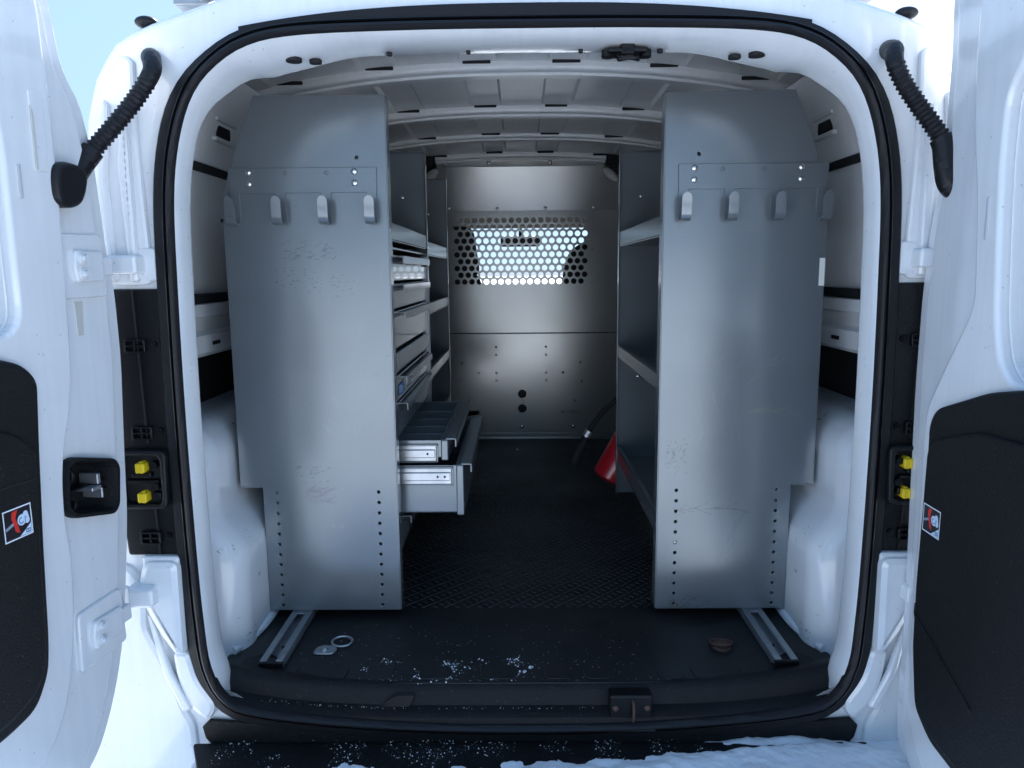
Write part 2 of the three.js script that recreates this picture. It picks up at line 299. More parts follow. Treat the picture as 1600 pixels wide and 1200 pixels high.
// roof inside: pressed sheet with lengthwise swages
const roofY = x => 1.905 - 0.085 * Math.pow(Math.abs(x) / 0.76, 2.4);
const swages = [-0.60, -0.365, -0.115, 0.115, 0.365, 0.60];
{
  const xs = []; const add = (x, d) => xs.push([x, d]);
  add(-0.72, 0); for (const c of swages) { add(c - 0.052, 0); add(c - 0.044, 0.009); add(c + 0.044, 0.009); add(c + 0.052, 0); } add(0.72, 0);
  const fine = []; for (let i = 0; i < xs.length - 1; i++) { const n = Math.max(1, Math.round((xs[i + 1][0] - xs[i][0]) / 0.03)); for (let k = 0; k < n; k++) fine.push([lerp(xs[i][0], xs[i + 1][0], k / n), lerp(xs[i][1], xs[i + 1][1], k / n)]); } fine.push(xs[xs.length - 1]);
  const spans = [[-0.36, -0.70], [-0.78, -1.21], [-1.29, -1.70], [-1.78, -2.16]];
  for (const [a, b] of spans) part('roof_panel', grid(Array.from({ length: 9 }, (_, j) => { const t = j / 8, z = lerp(a, b, t), e = sstep(0, 0.09, t) * sstep(0, 0.09, 1 - t); return fine.map(([x, d]) => [x, roofY(x) + d * e * 1 + 0.004 * Math.sin(Math.PI * t), z]); }), false, 0.35), M.whiteIn, van);
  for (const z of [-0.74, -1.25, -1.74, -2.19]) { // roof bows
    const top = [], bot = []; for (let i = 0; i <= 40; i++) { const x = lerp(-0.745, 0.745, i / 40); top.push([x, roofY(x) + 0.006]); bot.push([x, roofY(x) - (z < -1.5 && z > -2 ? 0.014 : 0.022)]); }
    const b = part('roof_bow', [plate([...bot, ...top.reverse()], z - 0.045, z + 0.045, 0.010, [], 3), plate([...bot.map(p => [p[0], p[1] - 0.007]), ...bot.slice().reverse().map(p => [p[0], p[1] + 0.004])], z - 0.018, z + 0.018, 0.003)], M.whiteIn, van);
    for (const c of swages) part('gap_shade_strip', bx(c - 0.038, c + 0.034, roofY(c) - 0.005, roofY(c) + 0.004, z + 0.040, z + 0.049, 0.002), M.black, b);  // black strips stand for the shade in the gaps at the swage ends
  }
}
// side walls inside
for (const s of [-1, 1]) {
  const prof = [[0.79, 1.18], [0.748, 1.182], [0.735, 1.192], [0.735, 1.232], [0.755, 1.240], [0.757, 1.268], [0.742, 1.275], [0.742, 1.302], [0.775, 1.306]];
  part('side_rail', grid(Array.from({ length: 5 }, (_, j) => prof.map(p => [s * p[0], p[1], lerp(-0.30, -2.24, j / 4)])), false, 0.5), M.whiteIn, van);
  part('wall_panel', grid(Array.from({ length: 7 }, (_, j) => [[0.775, 1.306], [0.772, 1.40], [0.765, 1.5], [0.752, 1.612]].map(p => [s * (p[0] - 0.004 * Math.sin(j)), p[1], lerp(-0.30, -2.24, j / 6)])), false, 0.7), M.whiteIn, van);
  part('cant_rail', grid(Array.from({ length: 5 }, (_, j) => [[0.752, 1.612], [0.735, 1.626], [0.728, 1.66], [0.722, 1.70], [0.708, 1.745], [0.69, 1.79], [0.67, 1.825], [0.70, 1.836], [0.735, 1.828]].map(p => [s * p[0], p[1], lerp(-0.30, -2.24, j / 4)])), false, 0.5), M.whiteIn, van);
  part('seal_strip', bx(s * 0.756, s * 0.738, 1.606, 1.628, -0.30, -2.2, 0.004), M.black, van);
  part('seal_strip', bx(s * 0.776, s * 0.752, 1.304, 1.326, -0.30, -2.2, 0.004), M.black, van);
  part('wall_cavity_shade', bx(s * 0.83, s * 0.81, 0.56, 1.19, -0.30, -2.24, 0.004), M.black, van);  // black sheet standing in for the shade inside the open wall
  part('rail_opening_shade', bx(s * 0.735, s * 0.716, 1.690, 1.725, -0.58, -0.50, 0.008), M.black, van);  // solid black block, shade of the opening put into its colour
  part('rail_opening_rim', [bx(s * 0.735, s * 0.712, 1.680, 1.690, -0.60, -0.48, 0.004), bx(s * 0.735, s * 0.706, 1.725, 1.735, -0.60, -0.48, 0.004)], M.whiteIn, van);
  part('rail_slot_shade', bx(s * 0.7350, s * 0.732, 1.207, 1.216, -0.47, -0.43, 0.001), M.black, van);  // raised black bar, the dark inside a slot given as colour
  // wheel arch
  const RA = 0.065, archSec = inset => {
    const q = [], top = 1.05 - inset;
    for (let i = 0; i <= 14; i++) q.push([0.605, lerp(0.552, top - 0.09, i / 14)]);
    for (let i = 1; i <= 10; i++) { const a = i / 10 * Math.PI / 2; q.push([0.605 + 0.09 * (1 - Math.cos(a)), top - 0.09 + 0.09 * Math.sin(a)]); }
    for (let i = 1; i <= 5; i++) q.push([lerp(0.695, 0.82, i / 5), top + 0.01 * i / 5]);
    return q.map(([x, y]) => { const t = Math.max(0, (y - 0.60) / 0.45); return [Math.min(0.82, x + inset + 0.064 * sstep(0.38, 0.60, t)), y, t]; });
  };
  const archRows = []; const zr = -0.168;
  for (let i = 0; i <= 8; i++) { const a = i / 8 * Math.PI / 2, z = zr - RA * (1 - Math.cos(a)), ins = RA * (1 - Math.sin(a)); archRows.push(archSec(ins).map(p => [s * p[0], p[1], z - 0.055 * Math.pow(p[2], 1.6)])); }
  archRows.unshift(archRows[0].map(p => [s * 0.82, p[1] * 1, p[2]]));
  for (let i = 1; i <= 6; i++) archRows.push(archSec(0).map(p => [s * p[0], p[1], lerp(zr - RA - 0.055 * Math.pow(p[2], 1.6), -1.0, i / 6)]));
  const arch = grid(archRows, false, 0.9);
  const wa = part('wheel_arch', arch, M.whiteScuff, van);
  part('seam_flange', vtube([[s * 0.632, 0.570, -0.178], [s * 0.628, 0.570, -0.190], [s * 0.622, 0.570, -0.215], [s * 0.607, 0.571, -0.28], [s * 0.604, 0.572, -0.40], [s * 0.604, 0.572, -0.95]], 40, 0.010, 8), M.white, wa);
  for (const [x0, x1, y0, y1, z] of [[0.668, 0.765, 0.610, 0.772, -0.176], [0.682, 0.775, 0.800, 0.885, -0.188], [0.700, 0.785, 0.905, 0.975, -0.203]])
    part('pressing', plate(s > 0 ? fillet([[x0, y0], [x1, y0], [x1, y1], [x0 + 0.008, y1]], 0.018) : mirrorX(fillet([[x0, y0], [x1, y0], [x1, y1], [x0 + 0.008, y1]], 0.018)), -0.007, 0.007, 0.006, [], 4).translate(0, -(y0 + y1) / 2, 0).rotateX(0.10).translate(0, (y0 + y1) / 2, z - 0.002), M.whiteScuff, wa);
  part('dimple', new THREE.TorusGeometry(0.0085, 0.0012, 6, 22).translate(s * 0.71, 0.842, -0.1825), M.white, wa);
}
// load floor
part('load_floor', bx(-0.80, 0.80, 0.44, FL - 0.004, -2.28, -0.075, 0.004), M.white, van);
{ // sill cover
  const n = 60, rows = [];
  const pr = [[0.552, -0.10], [0.560, -0.080], [0.5635, -0.068], [0.5615, -0.058], [0.552, -0.050], [0.537, -0.044], [0.530, -0.040], [0.5275, -0.030], [0.526, -0.020], [0.521, -0.012], [0.510, -0.010], [0.50, -0.018]];
  for (const [y, z] of pr) rows.push(Array.from({ length: n + 1 }, (_, i) => { const x = lerp(-0.625, 0.625, i / n), c = Math.pow(Math.abs(x) / 0.61, 4); return [x, y + c * 0.034, z - c * 0.012]; }));
  part('sill_cover', grid(rows, false, 0.8), M.plastic, van);
}
{ // lower striker on the sill
  const b = part('sill_latch', join([bx(0.156, 0.238, 0.502, 0.566, -0.044, -0.012, 0.004), bx(0.150, 0.244, 0.496, 0.506, -0.03, 0.002, 0.004)]), M.blackGloss, van);
  part('latch_loop', vtube([[0.200, 0.516, -0.013], [0.200, 0.519, -0.003], [0.200, 0.536, 0.0], [0.200, 0.552, -0.003], [0.200, 0.555, -0.013]], 24, 0.0026, 8), M.rust, b);
  for (const x of [0.167, 0.228]) part('screw', dome(0.006, x, 0.54, -0.012), M.rust, b);
  const n = part('sill_notch', plate(fillet([[-0.295, 0.526], [-0.235, 0.526], [-0.222, 0.553], [-0.255, 0.553], [-0.268, 0.548]], 0.006), -0.046, -0.036, 0.002), M.black, van); n.name = 'sill_notch';
}
// pillars outside the seal, tail lamp covers
for (const s of [-1, 1]) {
  const X = x => s * x;
  const P = (pts, z0, z1, b, holes) => plate(s > 0 ? pts : mirrorX(pts), z0, z1, b, holes ? (s > 0 ? holes : holes.map(mirrorX)) : []);
  // white channel above the lamp cover
  part('pillar_channel', [P(fillet([[0.664, 1.352], [0.740, 1.352], [0.752, 1.46], [0.752, 1.60], [0.728, 1.70], [0.690, 1.745], [0.668, 1.735], [0.672, 1.62]], 0.02), -0.036, -0.022, 0.008),
    P(fillet([[0.684, 1.358], [0.700, 1.358], [0.706, 1.56], [0.694, 1.65], [0.682, 1.65]], 0.008), -0.026, -0.010, 0.006),
    P(fillet([[0.722, 1.358], [0.738, 1.358], [0.744, 1.55], [0.722, 1.67], [0.712, 1.66], [0.726, 1.54]], 0.008), -0.026, -0.012, 0.006)], M.white, van);
  part('corner_buffer', [(() => { const g = new THREE.SphereGeometry(0.017, 16, 10); g.scale(1.15, 0.62, 1); return g.translate(X(0.655), 1.803, -0.055); })(), cyl(0.005, 0.006, 0.02, X(0.652), 1.788, -0.052, 'y')], M.seal, van);
  // black lamp cover
  const cov = part('lamp_cover', P(fillet([[0.655, 0.848], [0.752, 0.848], [0.762, 1.0], [0.752, 1.346], [0.652, 1.346]], 0.006), -0.036, -0.024, 0.003), s < 0 ? M.blackGloss : M.plastic, van, 'black plastic cover over the tail lamp back');
  part('cover_rib', P([[0.694, 1.065], [0.698, 1.065], [0.704, 1.342], [0.700, 1.342]], -0.025, -0.019, 0.001), M.plastic, cov);
  part('cover_rib', P([[0.688, 0.852], [0.692, 0.852], [0.694, 0.94], [0.690, 0.94]], -0.025, -0.019, 0.001), M.plastic, cov);
  for (const y of [1.245, 1.085, 0.885]) {
    const ring = fillet([[0.684, y - 0.012], [0.722, y - 0.012], [0.722, y + 0.012], [0.684, y + 0.012]], 0.004), hole = fillet([[0.687, y - 0.009], [0.719, y - 0.009], [0.719, y + 0.009], [0.687, y + 0.009]], 0.003);
    part('clip', [P(ring, -0.024, -0.014, 0.001, [hole.slice().reverse()]), bx(X(0.687), X(0.719), y - 0.0015, y + 0.0015, -0.024, -0.014, 0.0008), bx(X(0.702), X(0.705), y - 0.009, y + 0.009, -0.024, -0.014, 0.0008)], M.blackGloss, cov);
    part('screw', [cyl(0.006, 0.006, 0.006, X(0.672), y + 0.002, -0.021, 'z'), cyl(0.0025, 0.0025, 0.009, X(0.672), y + 0.002, -0.02, 'z', 6)], M.blackGloss, cov);
  }
  // socket with two yellow catches
  const K = s > 0 ? 0.018 : 0;
  const box = part('lamp_socket', P(fillet([[0.662 - K * 0.3, 0.944], [0.752 - K, 0.944], [0.752 - K, 1.054], [0.658 - K * 0.3, 1.054]], 0.014), -0.03, -0.004, 0.004, [fillet([[0.671 - K * 0.3, 0.953], [0.671 - K * 0.3, 1.045], [0.742 - K, 1.045], [0.742 - K, 0.953]], 0.012)]), M.trimBlack, van);
  part('socket_back', bx(X(0.668 - K), X(0.746 - K), 0.95, 1.048, -0.034, -0.022, 0.001), M.black, box);
  for (const y of [1.022, 0.966]) {
    const yc = part('catch', [bx(X(0.6985 - K), X(0.7155 - K), y - 0.009, y + 0.009, -0.024, -0.002, 0.003), bx(X(0.703 - K), X(0.711 - K), y - 0.0115, y + 0.0115, -0.024, -0.008, 0.002)], M.yellow, box, 'yellow plastic catch in the lamp socket');
    for (const k of [-1, 1]) part('catch_rib', bx(X(0.707 - K + k * 0.0045 - 0.0008), X(0.707 - K + k * 0.0045 + 0.0008), y - 0.009, y + 0.009, -0.003, -0.0008, 0.0006), M.yellow, yc);
  }
  part('socket_fitting', [cyl(0.008, 0.007, 0.016, X(0.684 - K * 0.5), 1.026, -0.016, 'z'), cyl(0.008, 0.007, 0.016, X(0.684 - K * 0.5), 0.986, -0.016, 'z'), bx(X(0.678), X(0.735), 0.992, 0.998, -0.024, -0.010, 0.002), bx(X(0.69), X(0.725), 1.003, 1.012, -0.024, -0.008, 0.002), bx(X(0.675), X(0.69), 0.962, 0.975, -0.024, -0.01, 0.002)], M.blackGloss, box);
  // lower white corner: swelling under the lamp, bumper corner
  part('pillar_foot', [P(fillet([[0.650, 0.845], [0.72, 0.845], [0.735, 0.78], [0.70, 0.70], [0.672, 0.655], [0.652, 0.655]], 0.02), -0.036, -0.002, 0.014), P(fillet([[0.648, 0.66], [0.682, 0.66], [0.676, 0.60], [0.655, 0.54], [0.62, 0.51], [0.60, 0.545], [0.635, 0.60]], 0.02), -0.04, -0.012, 0.010),
    bx(X(0.652), X(0.722), 0.822, 0.850, -0.036, -0.012, 0.006)], M.white, van);
  const q = fillet([[0.645, 0.28], [0.93, 0.28], [0.93, 0.80], [0.755, 0.835], [0.722, 0.79], [0.73, 0.70], [0.685, 0.60], [0.665, 0.53], [0.65, 0.50]], 0.02);
  part('bumper_corner', P(q, -0.20, -0.022, 0.012), M.white, van);
  part('corner_fold', P(fillet([[0.682, 0.612], [0.715, 0.735], [0.722, 0.735], [0.700, 0.612], [0.668, 0.535], [0.650, 0.54]], 0.004), -0.024, -0.010, 0.005), M.white, van);
}
// bumper
{
  const yT = 0.462, out = [], N = 40;
  const bp = []; for (let i = 0; i <= N; i++) { const x = lerp(-0.64, 0.92, i / N); bp.push([x, -(0.16 - 0.10 * Math.pow(Math.abs(x) / 0.92, 4))]); }
  const g = plate([...bp, [0.92, 0.02], [-0.64, 0.02]], 0, 0.22, 0.015, [], 3).rotateX(-Math.PI / 2).translate(0, yT - 0.22, 0);
  part('bumper', g, M.white, van);
  part('bumper_step', plate(fillet([[-0.575, -0.135], [0.575, -0.135], [0.655, 0.015], [-0.655, 0.015]], 0.01), 0, 0.010, 0.003).rotateX(-Math.PI / 2).translate(0, yT - 0.004, 0), M.plastic, van);
  const sk = [[0.60, 0.43], [0.632, 0.474], [0.637, 0.497], [0.622, 0.512], [0.57, 0.508], [0.40, 0.492], [0.2, 0.487], [0, 0.485]];
  part('sill_skirt', plate([...sk.map(p => [p[0], p[1]]), ...sk.slice(0, -1).reverse().map(p => [-p[0], p[1]])], -0.030, -0.020, 0.003), M.plastic, van);
}
// ---- cab, seen through the perforated steel
{
  for (const s of [-1, 1]) part('cab_side', bx(s * 0.90, s * 0.86, 0.42, 1.15, -4.1, -3.0, 0.01), M.white, van);
  part('hood', [bx(-0.88, 0.88, 0.40, 1.08, -4.6, -3.72, 0.06)], M.white, van);
  part('dashboard', [bx(-0.85, 0.85, 0.75, 1.10, -3.75, -3.25, 0.05)], M.plastic, van);
  part('cab_floor', bx(-0.86, 0.86, 0.40, 0.45, -3.8, -2.28, 0.01), M.black, van);
  part('headliner', [bx(-0.84, 0.84, 1.80, 1.82, -3.0, -2.30, 0.005), grid([[[-0.8, 1.82, -2.75], [0.8, 1.82, -2.75]], [[-0.8, 1.69, -3.02], [0.8, 1.69, -3.02]]])], M.liner, van);
  part('windscreen', grid([[[-0.76, 1.70, -3.02], [0.76, 1.70, -3.02]], [[-0.80, 1.09, -3.78], [0.80, 1.09, -3.78]]]), M.glass, van);
  part('windscreen_pillar', [vtube([[-0.78, 1.74, -2.98], [-0.83, 1.06, -3.8]], 4, 0.045, 8), vtube([[0.78, 1.74, -2.98], [0.83, 1.06, -3.8]], 4, 0.045, 8)], M.white, van);
  part('windscreen_header', bx(-0.8, 0.8, 1.618, 1.90, -3.03, -2.99, 0.01), M.liner, van);
  part('rear_view_mirror', [bx(-0.115, 0.115, 1.515, 1.575, -3.06, -3.03, 0.012), vtube([[0, 1.56, -3.05], [0, 1.60, -3.05], [0, 1.64, -3.03]], 8, 0.010, 8)], M.blackGloss, van);
}
for (const s of [-1, 1]) {
  const st = thing('cab_seat', s < 0 ? 'black cab seat behind the partition, on the drawer cabinet side' : 'black cab seat behind the partition, on the fire extinguisher side', 'seat', 'cab seats behind the partition');
  part('seat_back', plate(fillet(s < 0 ? [[-0.63, 0.75], [-0.63, 1.36], [-0.50, 1.40], [-0.28, 1.40], [-0.20, 1.34], [-0.19, 0.75]] : [[0.205, 0.75], [0.21, 1.36], [0.24, 1.47], [0.33, 1.53], [0.50, 1.54], [0.63, 1.40], [0.63, 0.75]].reverse(), 0.07), -2.56, -2.44, 0.05, [], 4), M.seat, st);
  part('headrest', plate(fillet(s < 0 ? [[-0.46, 1.35], [-0.46, 1.60], [-0.24, 1.60], [-0.205, 1.35]] : [[0.30, 1.40], [0.30, 1.51], [0.50, 1.51], [0.50, 1.40]], 0.05), -2.54, -2.46, 0.03, [], 4), M.seat, st);
  part('seat_cushion', bx(s * 0.19, s * 0.63, 0.60, 0.78, -2.98, -2.50, 0.06), M.seat, st);
  part('seat_base', bx(s * 0.24, s * 0.58, 0.45, 0.62, -2.92, -2.56, 0.02), M.seat, st);
}

// ---------------------------------------------------------------- rear doors (local: x from the hinge, y up, n toward the inside)
function sticker() {
  const cv = document.createElement('canvas'); cv.width = 128; cv.height = 112; const x = cv.getContext('2d');
  x.fillStyle = '#dfe6ee'; x.fillRect(0, 0, 128, 112); x.fillStyle = '#221f24'; x.fillRect(5, 5, 118, 102);
  x.fillStyle = '#8b96a4'; x.beginPath(); x.moveTo(6, 62); x.lineTo(56, 44); x.lineTo(60, 54); x.lineTo(10, 72); x.fill();
  x.fillStyle = '#d2342c'; x.beginPath(); x.moveTo(40, 12); x.lineTo(66, 8); x.lineTo(54, 36); x.lineTo(62, 62); x.lineTo(70, 94); x.lineTo(50, 84); x.lineTo(44, 56); x.lineTo(36, 34); x.fill();
  x.fillStyle = '#c9dcf0'; x.beginPath(); x.arc(82, 50, 20, 0, 7); x.arc(100, 34, 12, 0, 7); x.arc(106, 58, 11, 0, 7); x.fill();
  x.beginPath(); x.moveTo(122, 70); x.lineTo(122, 106); x.lineTo(66, 106); x.lineTo(96, 88); x.fill();
  x.strokeStyle = '#34507c'; x.lineWidth = 3; x.beginPath(); x.arc(80, 52, 10, 0.5, 5); x.moveTo(98, 40); x.lineTo(96, 62); x.stroke(); x.strokeRect(98, 90, 18, 10); x.beginPath(); x.moveTo(107, 90); x.lineTo(107, 100); x.stroke();
  const t = new THREE.CanvasTexture(cv); t.colorSpace = THREE.SRGBColorSpace; return t;
}
const stickerMat = std({ map: sticker(), roughness: 0.4 });
function buildDoor(o) {
  const d = sub('rear_door', van); d.userData.label = o.label;
  d.position.set(o.hinge, 0, 0); d.rotation.y = -R(o.angle);
  const sg = o.sign;                                           // +1: inside is +z locally
  const P = (pts, n0, n1, b = 0.004, holes = [], seg = 3) => { const a = sg > 0 ? [n0, n1] : [-n1, -n0]; const area = THREE.ShapeUtils.area(pts.map(p => V2(...p))); return plate(area > 0 ? pts : pts.slice().reverse(), a[0], a[1], b, holes.map(h => THREE.ShapeUtils.area(h.map(p => V2(...p))) < 0 ? h : h.slice().reverse()), seg); };
  const B = (x0, x1, y0, y1, n0, n1, r) => bx(x0, x1, y0, y1, sg * n0, sg * n1, r);
  const win = o.window, cup = o.cup;
  const holes = cup ? [win, cup] : [win];
  part('door_skin', P(o.outline, -0.115, -0.046, 0.010, [win]), M.white, d);
  part('door_flange', P(o.outline, -0.046, -0.030, 0.0025, holes), M.white, d);
  part('inner_panel', P(o.level2, -0.034, -0.018, 0.003, holes), M.white, d);
  part('inner_panel', P(o.level3, -0.022, 0.0, 0.008, [win], 5), M.white, d);
  part('window_plug', P(o.plug, -0.075, -0.056, 0.004), M.greyPlug, d);
  const tr = part('trim_panel', P(o.trim, -0.006, 0.015, 0.010, [], 5), M.plastic, d, 'black moulded lower trim panel');
  for (const t of o.trimRaise) part('trim_panel', P(t, 0.008, 0.024, 0.007, [], 4), M.plastic, d);
  const st = o.sticker, sgm = new THREE.PlaneGeometry(st[2] - st[0], st[3] - st[1]); if (sg < 0) sgm.rotateY(Math.PI); sgm.translate((st[0] + st[2]) / 2, (st[1] + st[3]) / 2, sg * 0.0246); sgm.userData.keepUV = true;
  part('warning_sticker', sgm, stickerMat, d, 'square black, red and white warning sticker');
  if (cup) {
    const cx = cup.reduce((a, p) => a + p[0], 0) / cup.length, cy = cup.reduce((a, p) => a + p[1], 0) / cup.length;
    const lay = (k, n) => cup.map(p => [cx + (p[0] - cx) * k, cy + (p[1] - cy) * k, sg * n]);
    part('latch_cup', grid([lay(1.07, -0.030), lay(1.07, -0.008), lay(1.05, -0.005), lay(0.94, -0.005), lay(0.91, -0.009), lay(0.87, -0.036), lay(0.80, -0.042), lay(0.02, -0.042)], true, 0.7), M.plastic, d, 'black plastic cup sunk into the door frame');
    part('cup_fitting', [B(cx - 0.012, cx - 0.004, cy + 0.002, cy + 0.020, -0.038, -0.004, 0.002), B(cx - 0.010, cx + 0.012, cy - 0.006, cy + 0.001, -0.038, -0.002, 0.002), B(cx - 0.014, cx - 0.009, cy - 0.022, cy - 0.004, -0.038, -0.002, 0.002)], M.alu, d);
    part('cup_boss', [[0.026, 0.022], [0.026, -0.026]].map(([a, b]) => new THREE.TorusGeometry(0.011, 0.004, 8, 20).translate(cx + a, cy + b, -sg * 0.033)).concat([B(cx - 0.042, cx + 0.04, cy + 0.0, cy + 0.003, -0.038, -0.018, 0.001), B(cx - 0.042, cx - 0.02, cy - 0.015, cy - 0.012, -0.038, -0.018, 0.001)]), M.blackGloss, d);
  }
  for (const h of o.hinges) {
    const [s0, s1, y0, y1] = h, hm = (y0 + y1) / 2;
    part('hinge_pad', P(fillet([[s0 - 0.012, y0 - 0.026], [s1 + 0.03, y0 - 0.028], [s1 + 0.026, y1 + 0.026], [s0 - 0.006, y1 + 0.028]], 0.010), -0.030, -0.0115, 0.004), M.white, d);
    part('hinge', [P(fillet([[s0 + 0.004, y0], [s1, y0 - 0.002], [s1 + 0.005, hm], [s1, y1 + 0.002], [s0 + 0.004, y1]], 0.006), -0.014, -0.004, 0.003), B(s0 - 0.024, s0 + 0.02, y0 + 0.008, y1 - 0.008, -0.022, -0.008, 0.003)], M.white, d);
    for (const y of [hm - 0.012, hm + 0.012]) part('hinge_bolt', [cyl(0.0085, 0.0078, 0.004, s1 - 0.012, y, -sg * 0.003, 'z', 16), cyl(0.0055, 0.0052, 0.009, s1 - 0.012, y, 0, 'z', 6)], M.white, d);
  }
  for (const g of o.extra(P, B)) part(g[0], g[1], g[2], d);
  return d;
}
const doorL = buildDoor({
  label: 'white rear door with grey window plug and a black cup in its frame', hinge: -0.675, angle: 98, sign: -1,
  outline: fillet([[0.15, 1.86], [0.120, 1.783], [0.113, 1.739], [0.104, 1.686], [0.073, 1.645], [0.062, 1.607], [0.049, 1.539], [0.040, 1.414], [0.028, 1.349], [0.026, 1.227], [0.038, 1.069], [0.045, 0.954], [0.063, 0.842], [0.086, 0.733], [0.108, 0.672], [0.136, 0.618], [0.170, 0.572], [0.23, 0.54], [0.32, 0.53], [0.72, 0.53], [0.75, 0.60], [0.75, 1.76], [0.70, 1.86], [0.30, 1.89]], 0.03, 4),
  level2: fillet([[0.18, 1.85], [0.152, 1.771], [0.145, 1.729], [0.137, 1.677], [0.107, 1.637], [0.096, 1.601], [0.084, 1.534], [0.076, 1.412], [0.065, 1.35], [0.063, 1.231], [0.075, 1.079], [0.082, 0.967], [0.099, 0.858], [0.122, 0.752], [0.142, 0.693], [0.170, 0.640], [0.203, 0.597], [0.26, 0.563], [0.33, 0.552], [0.71, 0.552], [0.735, 0.61], [0.735, 1.75], [0.69, 1.845], [0.30, 1.872]], 0.03, 4),
  level3: fillet([[0.20, 1.84], [0.176, 1.762], [0.173, 1.676], [0.169, 1.587], [0.169, 1.495], [0.171, 1.40], [0.175, 1.304], [0.179, 1.225], [0.189, 1.167], [0.210, 1.111], [0.220, 1.054], [0.222, 0.995], [0.216, 0.950], [0.221, 0.858], [0.233, 0.790], [0.248, 0.735], [0.270, 0.690], [0.31, 0.652], [0.38, 0.635], [0.69, 0.635], [0.715, 0.66], [0.715, 1.74], [0.67, 1.82], [0.32, 1.85]], 0.03, 4),
  window: fillet([[0.271, 1.29], [0.271, 1.56], [0.29, 1.66], [0.33, 1.74], [0.62, 1.76], [0.67, 1.72], [0.67, 1.29]], 0.04),
  plug: fillet([[0.24, 1.28], [0.24, 1.56], [0.27, 1.685], [0.31, 1.77], [0.625, 1.785], [0.70, 1.74], [0.70, 1.28]], 0.04),
  cup: fillet([[0.110, 0.977], [0.098, 0.988], [0.090, 1.049], [0.099, 1.064], [0.184, 1.087], [0.203, 1.083], [0.211, 1.015], [0.197, 0.998]], 0.012),
  trim: fillet([[0.263, 1.224], [0.285, 1.248], [0.326, 1.262], [0.62, 1.285], [0.665, 1.25], [0.665, 0.79], [0.61, 0.742], [0.38, 0.745], [0.328, 0.754], [0.299, 0.796], [0.292, 0.843], [0.283, 0.987], [0.272, 1.127]], 0.02),
  trimRaise: [fillet([[0.290, 1.13], [0.33, 1.165], [0.62, 1.19], [0.645, 1.15], [0.645, 0.80], [0.60, 0.765], [0.38, 0.768], [0.335, 0.785], [0.315, 0.81], [0.307, 0.86], [0.300, 1.0]], 0.02)],
  sticker: [0.314, 1.016, 0.362, 1.060], hinges: [[0.080, 0.144, 1.362, 1.408], [0.110, 0.180, 0.768, 0.812]],
  extra: (P, B) => [
    ['groove_shade_line', P([[0.302, 1.088], [0.36, 1.0902], [0.36, 1.0925], [0.302, 1.091]], 0.0235, 0.0252, 0.0004), M.black],  // raised black line, the shade of a groove put into colour
    ['frame_slot', P(fillet([[0.243, 1.478], [0.248, 1.478], [0.248, 1.525], [0.243, 1.525]], 0.002), -0.002, 0.0025, 0.001), M.greyPlug],
    ['paper_tag', P([[0.128, 1.276], [0.139, 1.276], [0.141, 1.330], [0.124, 1.330]], -0.019, -0.0168, 0.0004), M.seam],
    ['foam_strip', P([[0.19, 1.52], [0.215, 1.52], [0.215, 1.63], [0.19, 1.63]], -0.002, 0.0015, 0.001), M.white],
    ['foam_edge', P([[0.2105, 1.522], [0.2155, 1.522], [0.2155, 1.61], [0.2105, 1.60]], 0.001, 0.003, 0.0004), M.seam]],
});
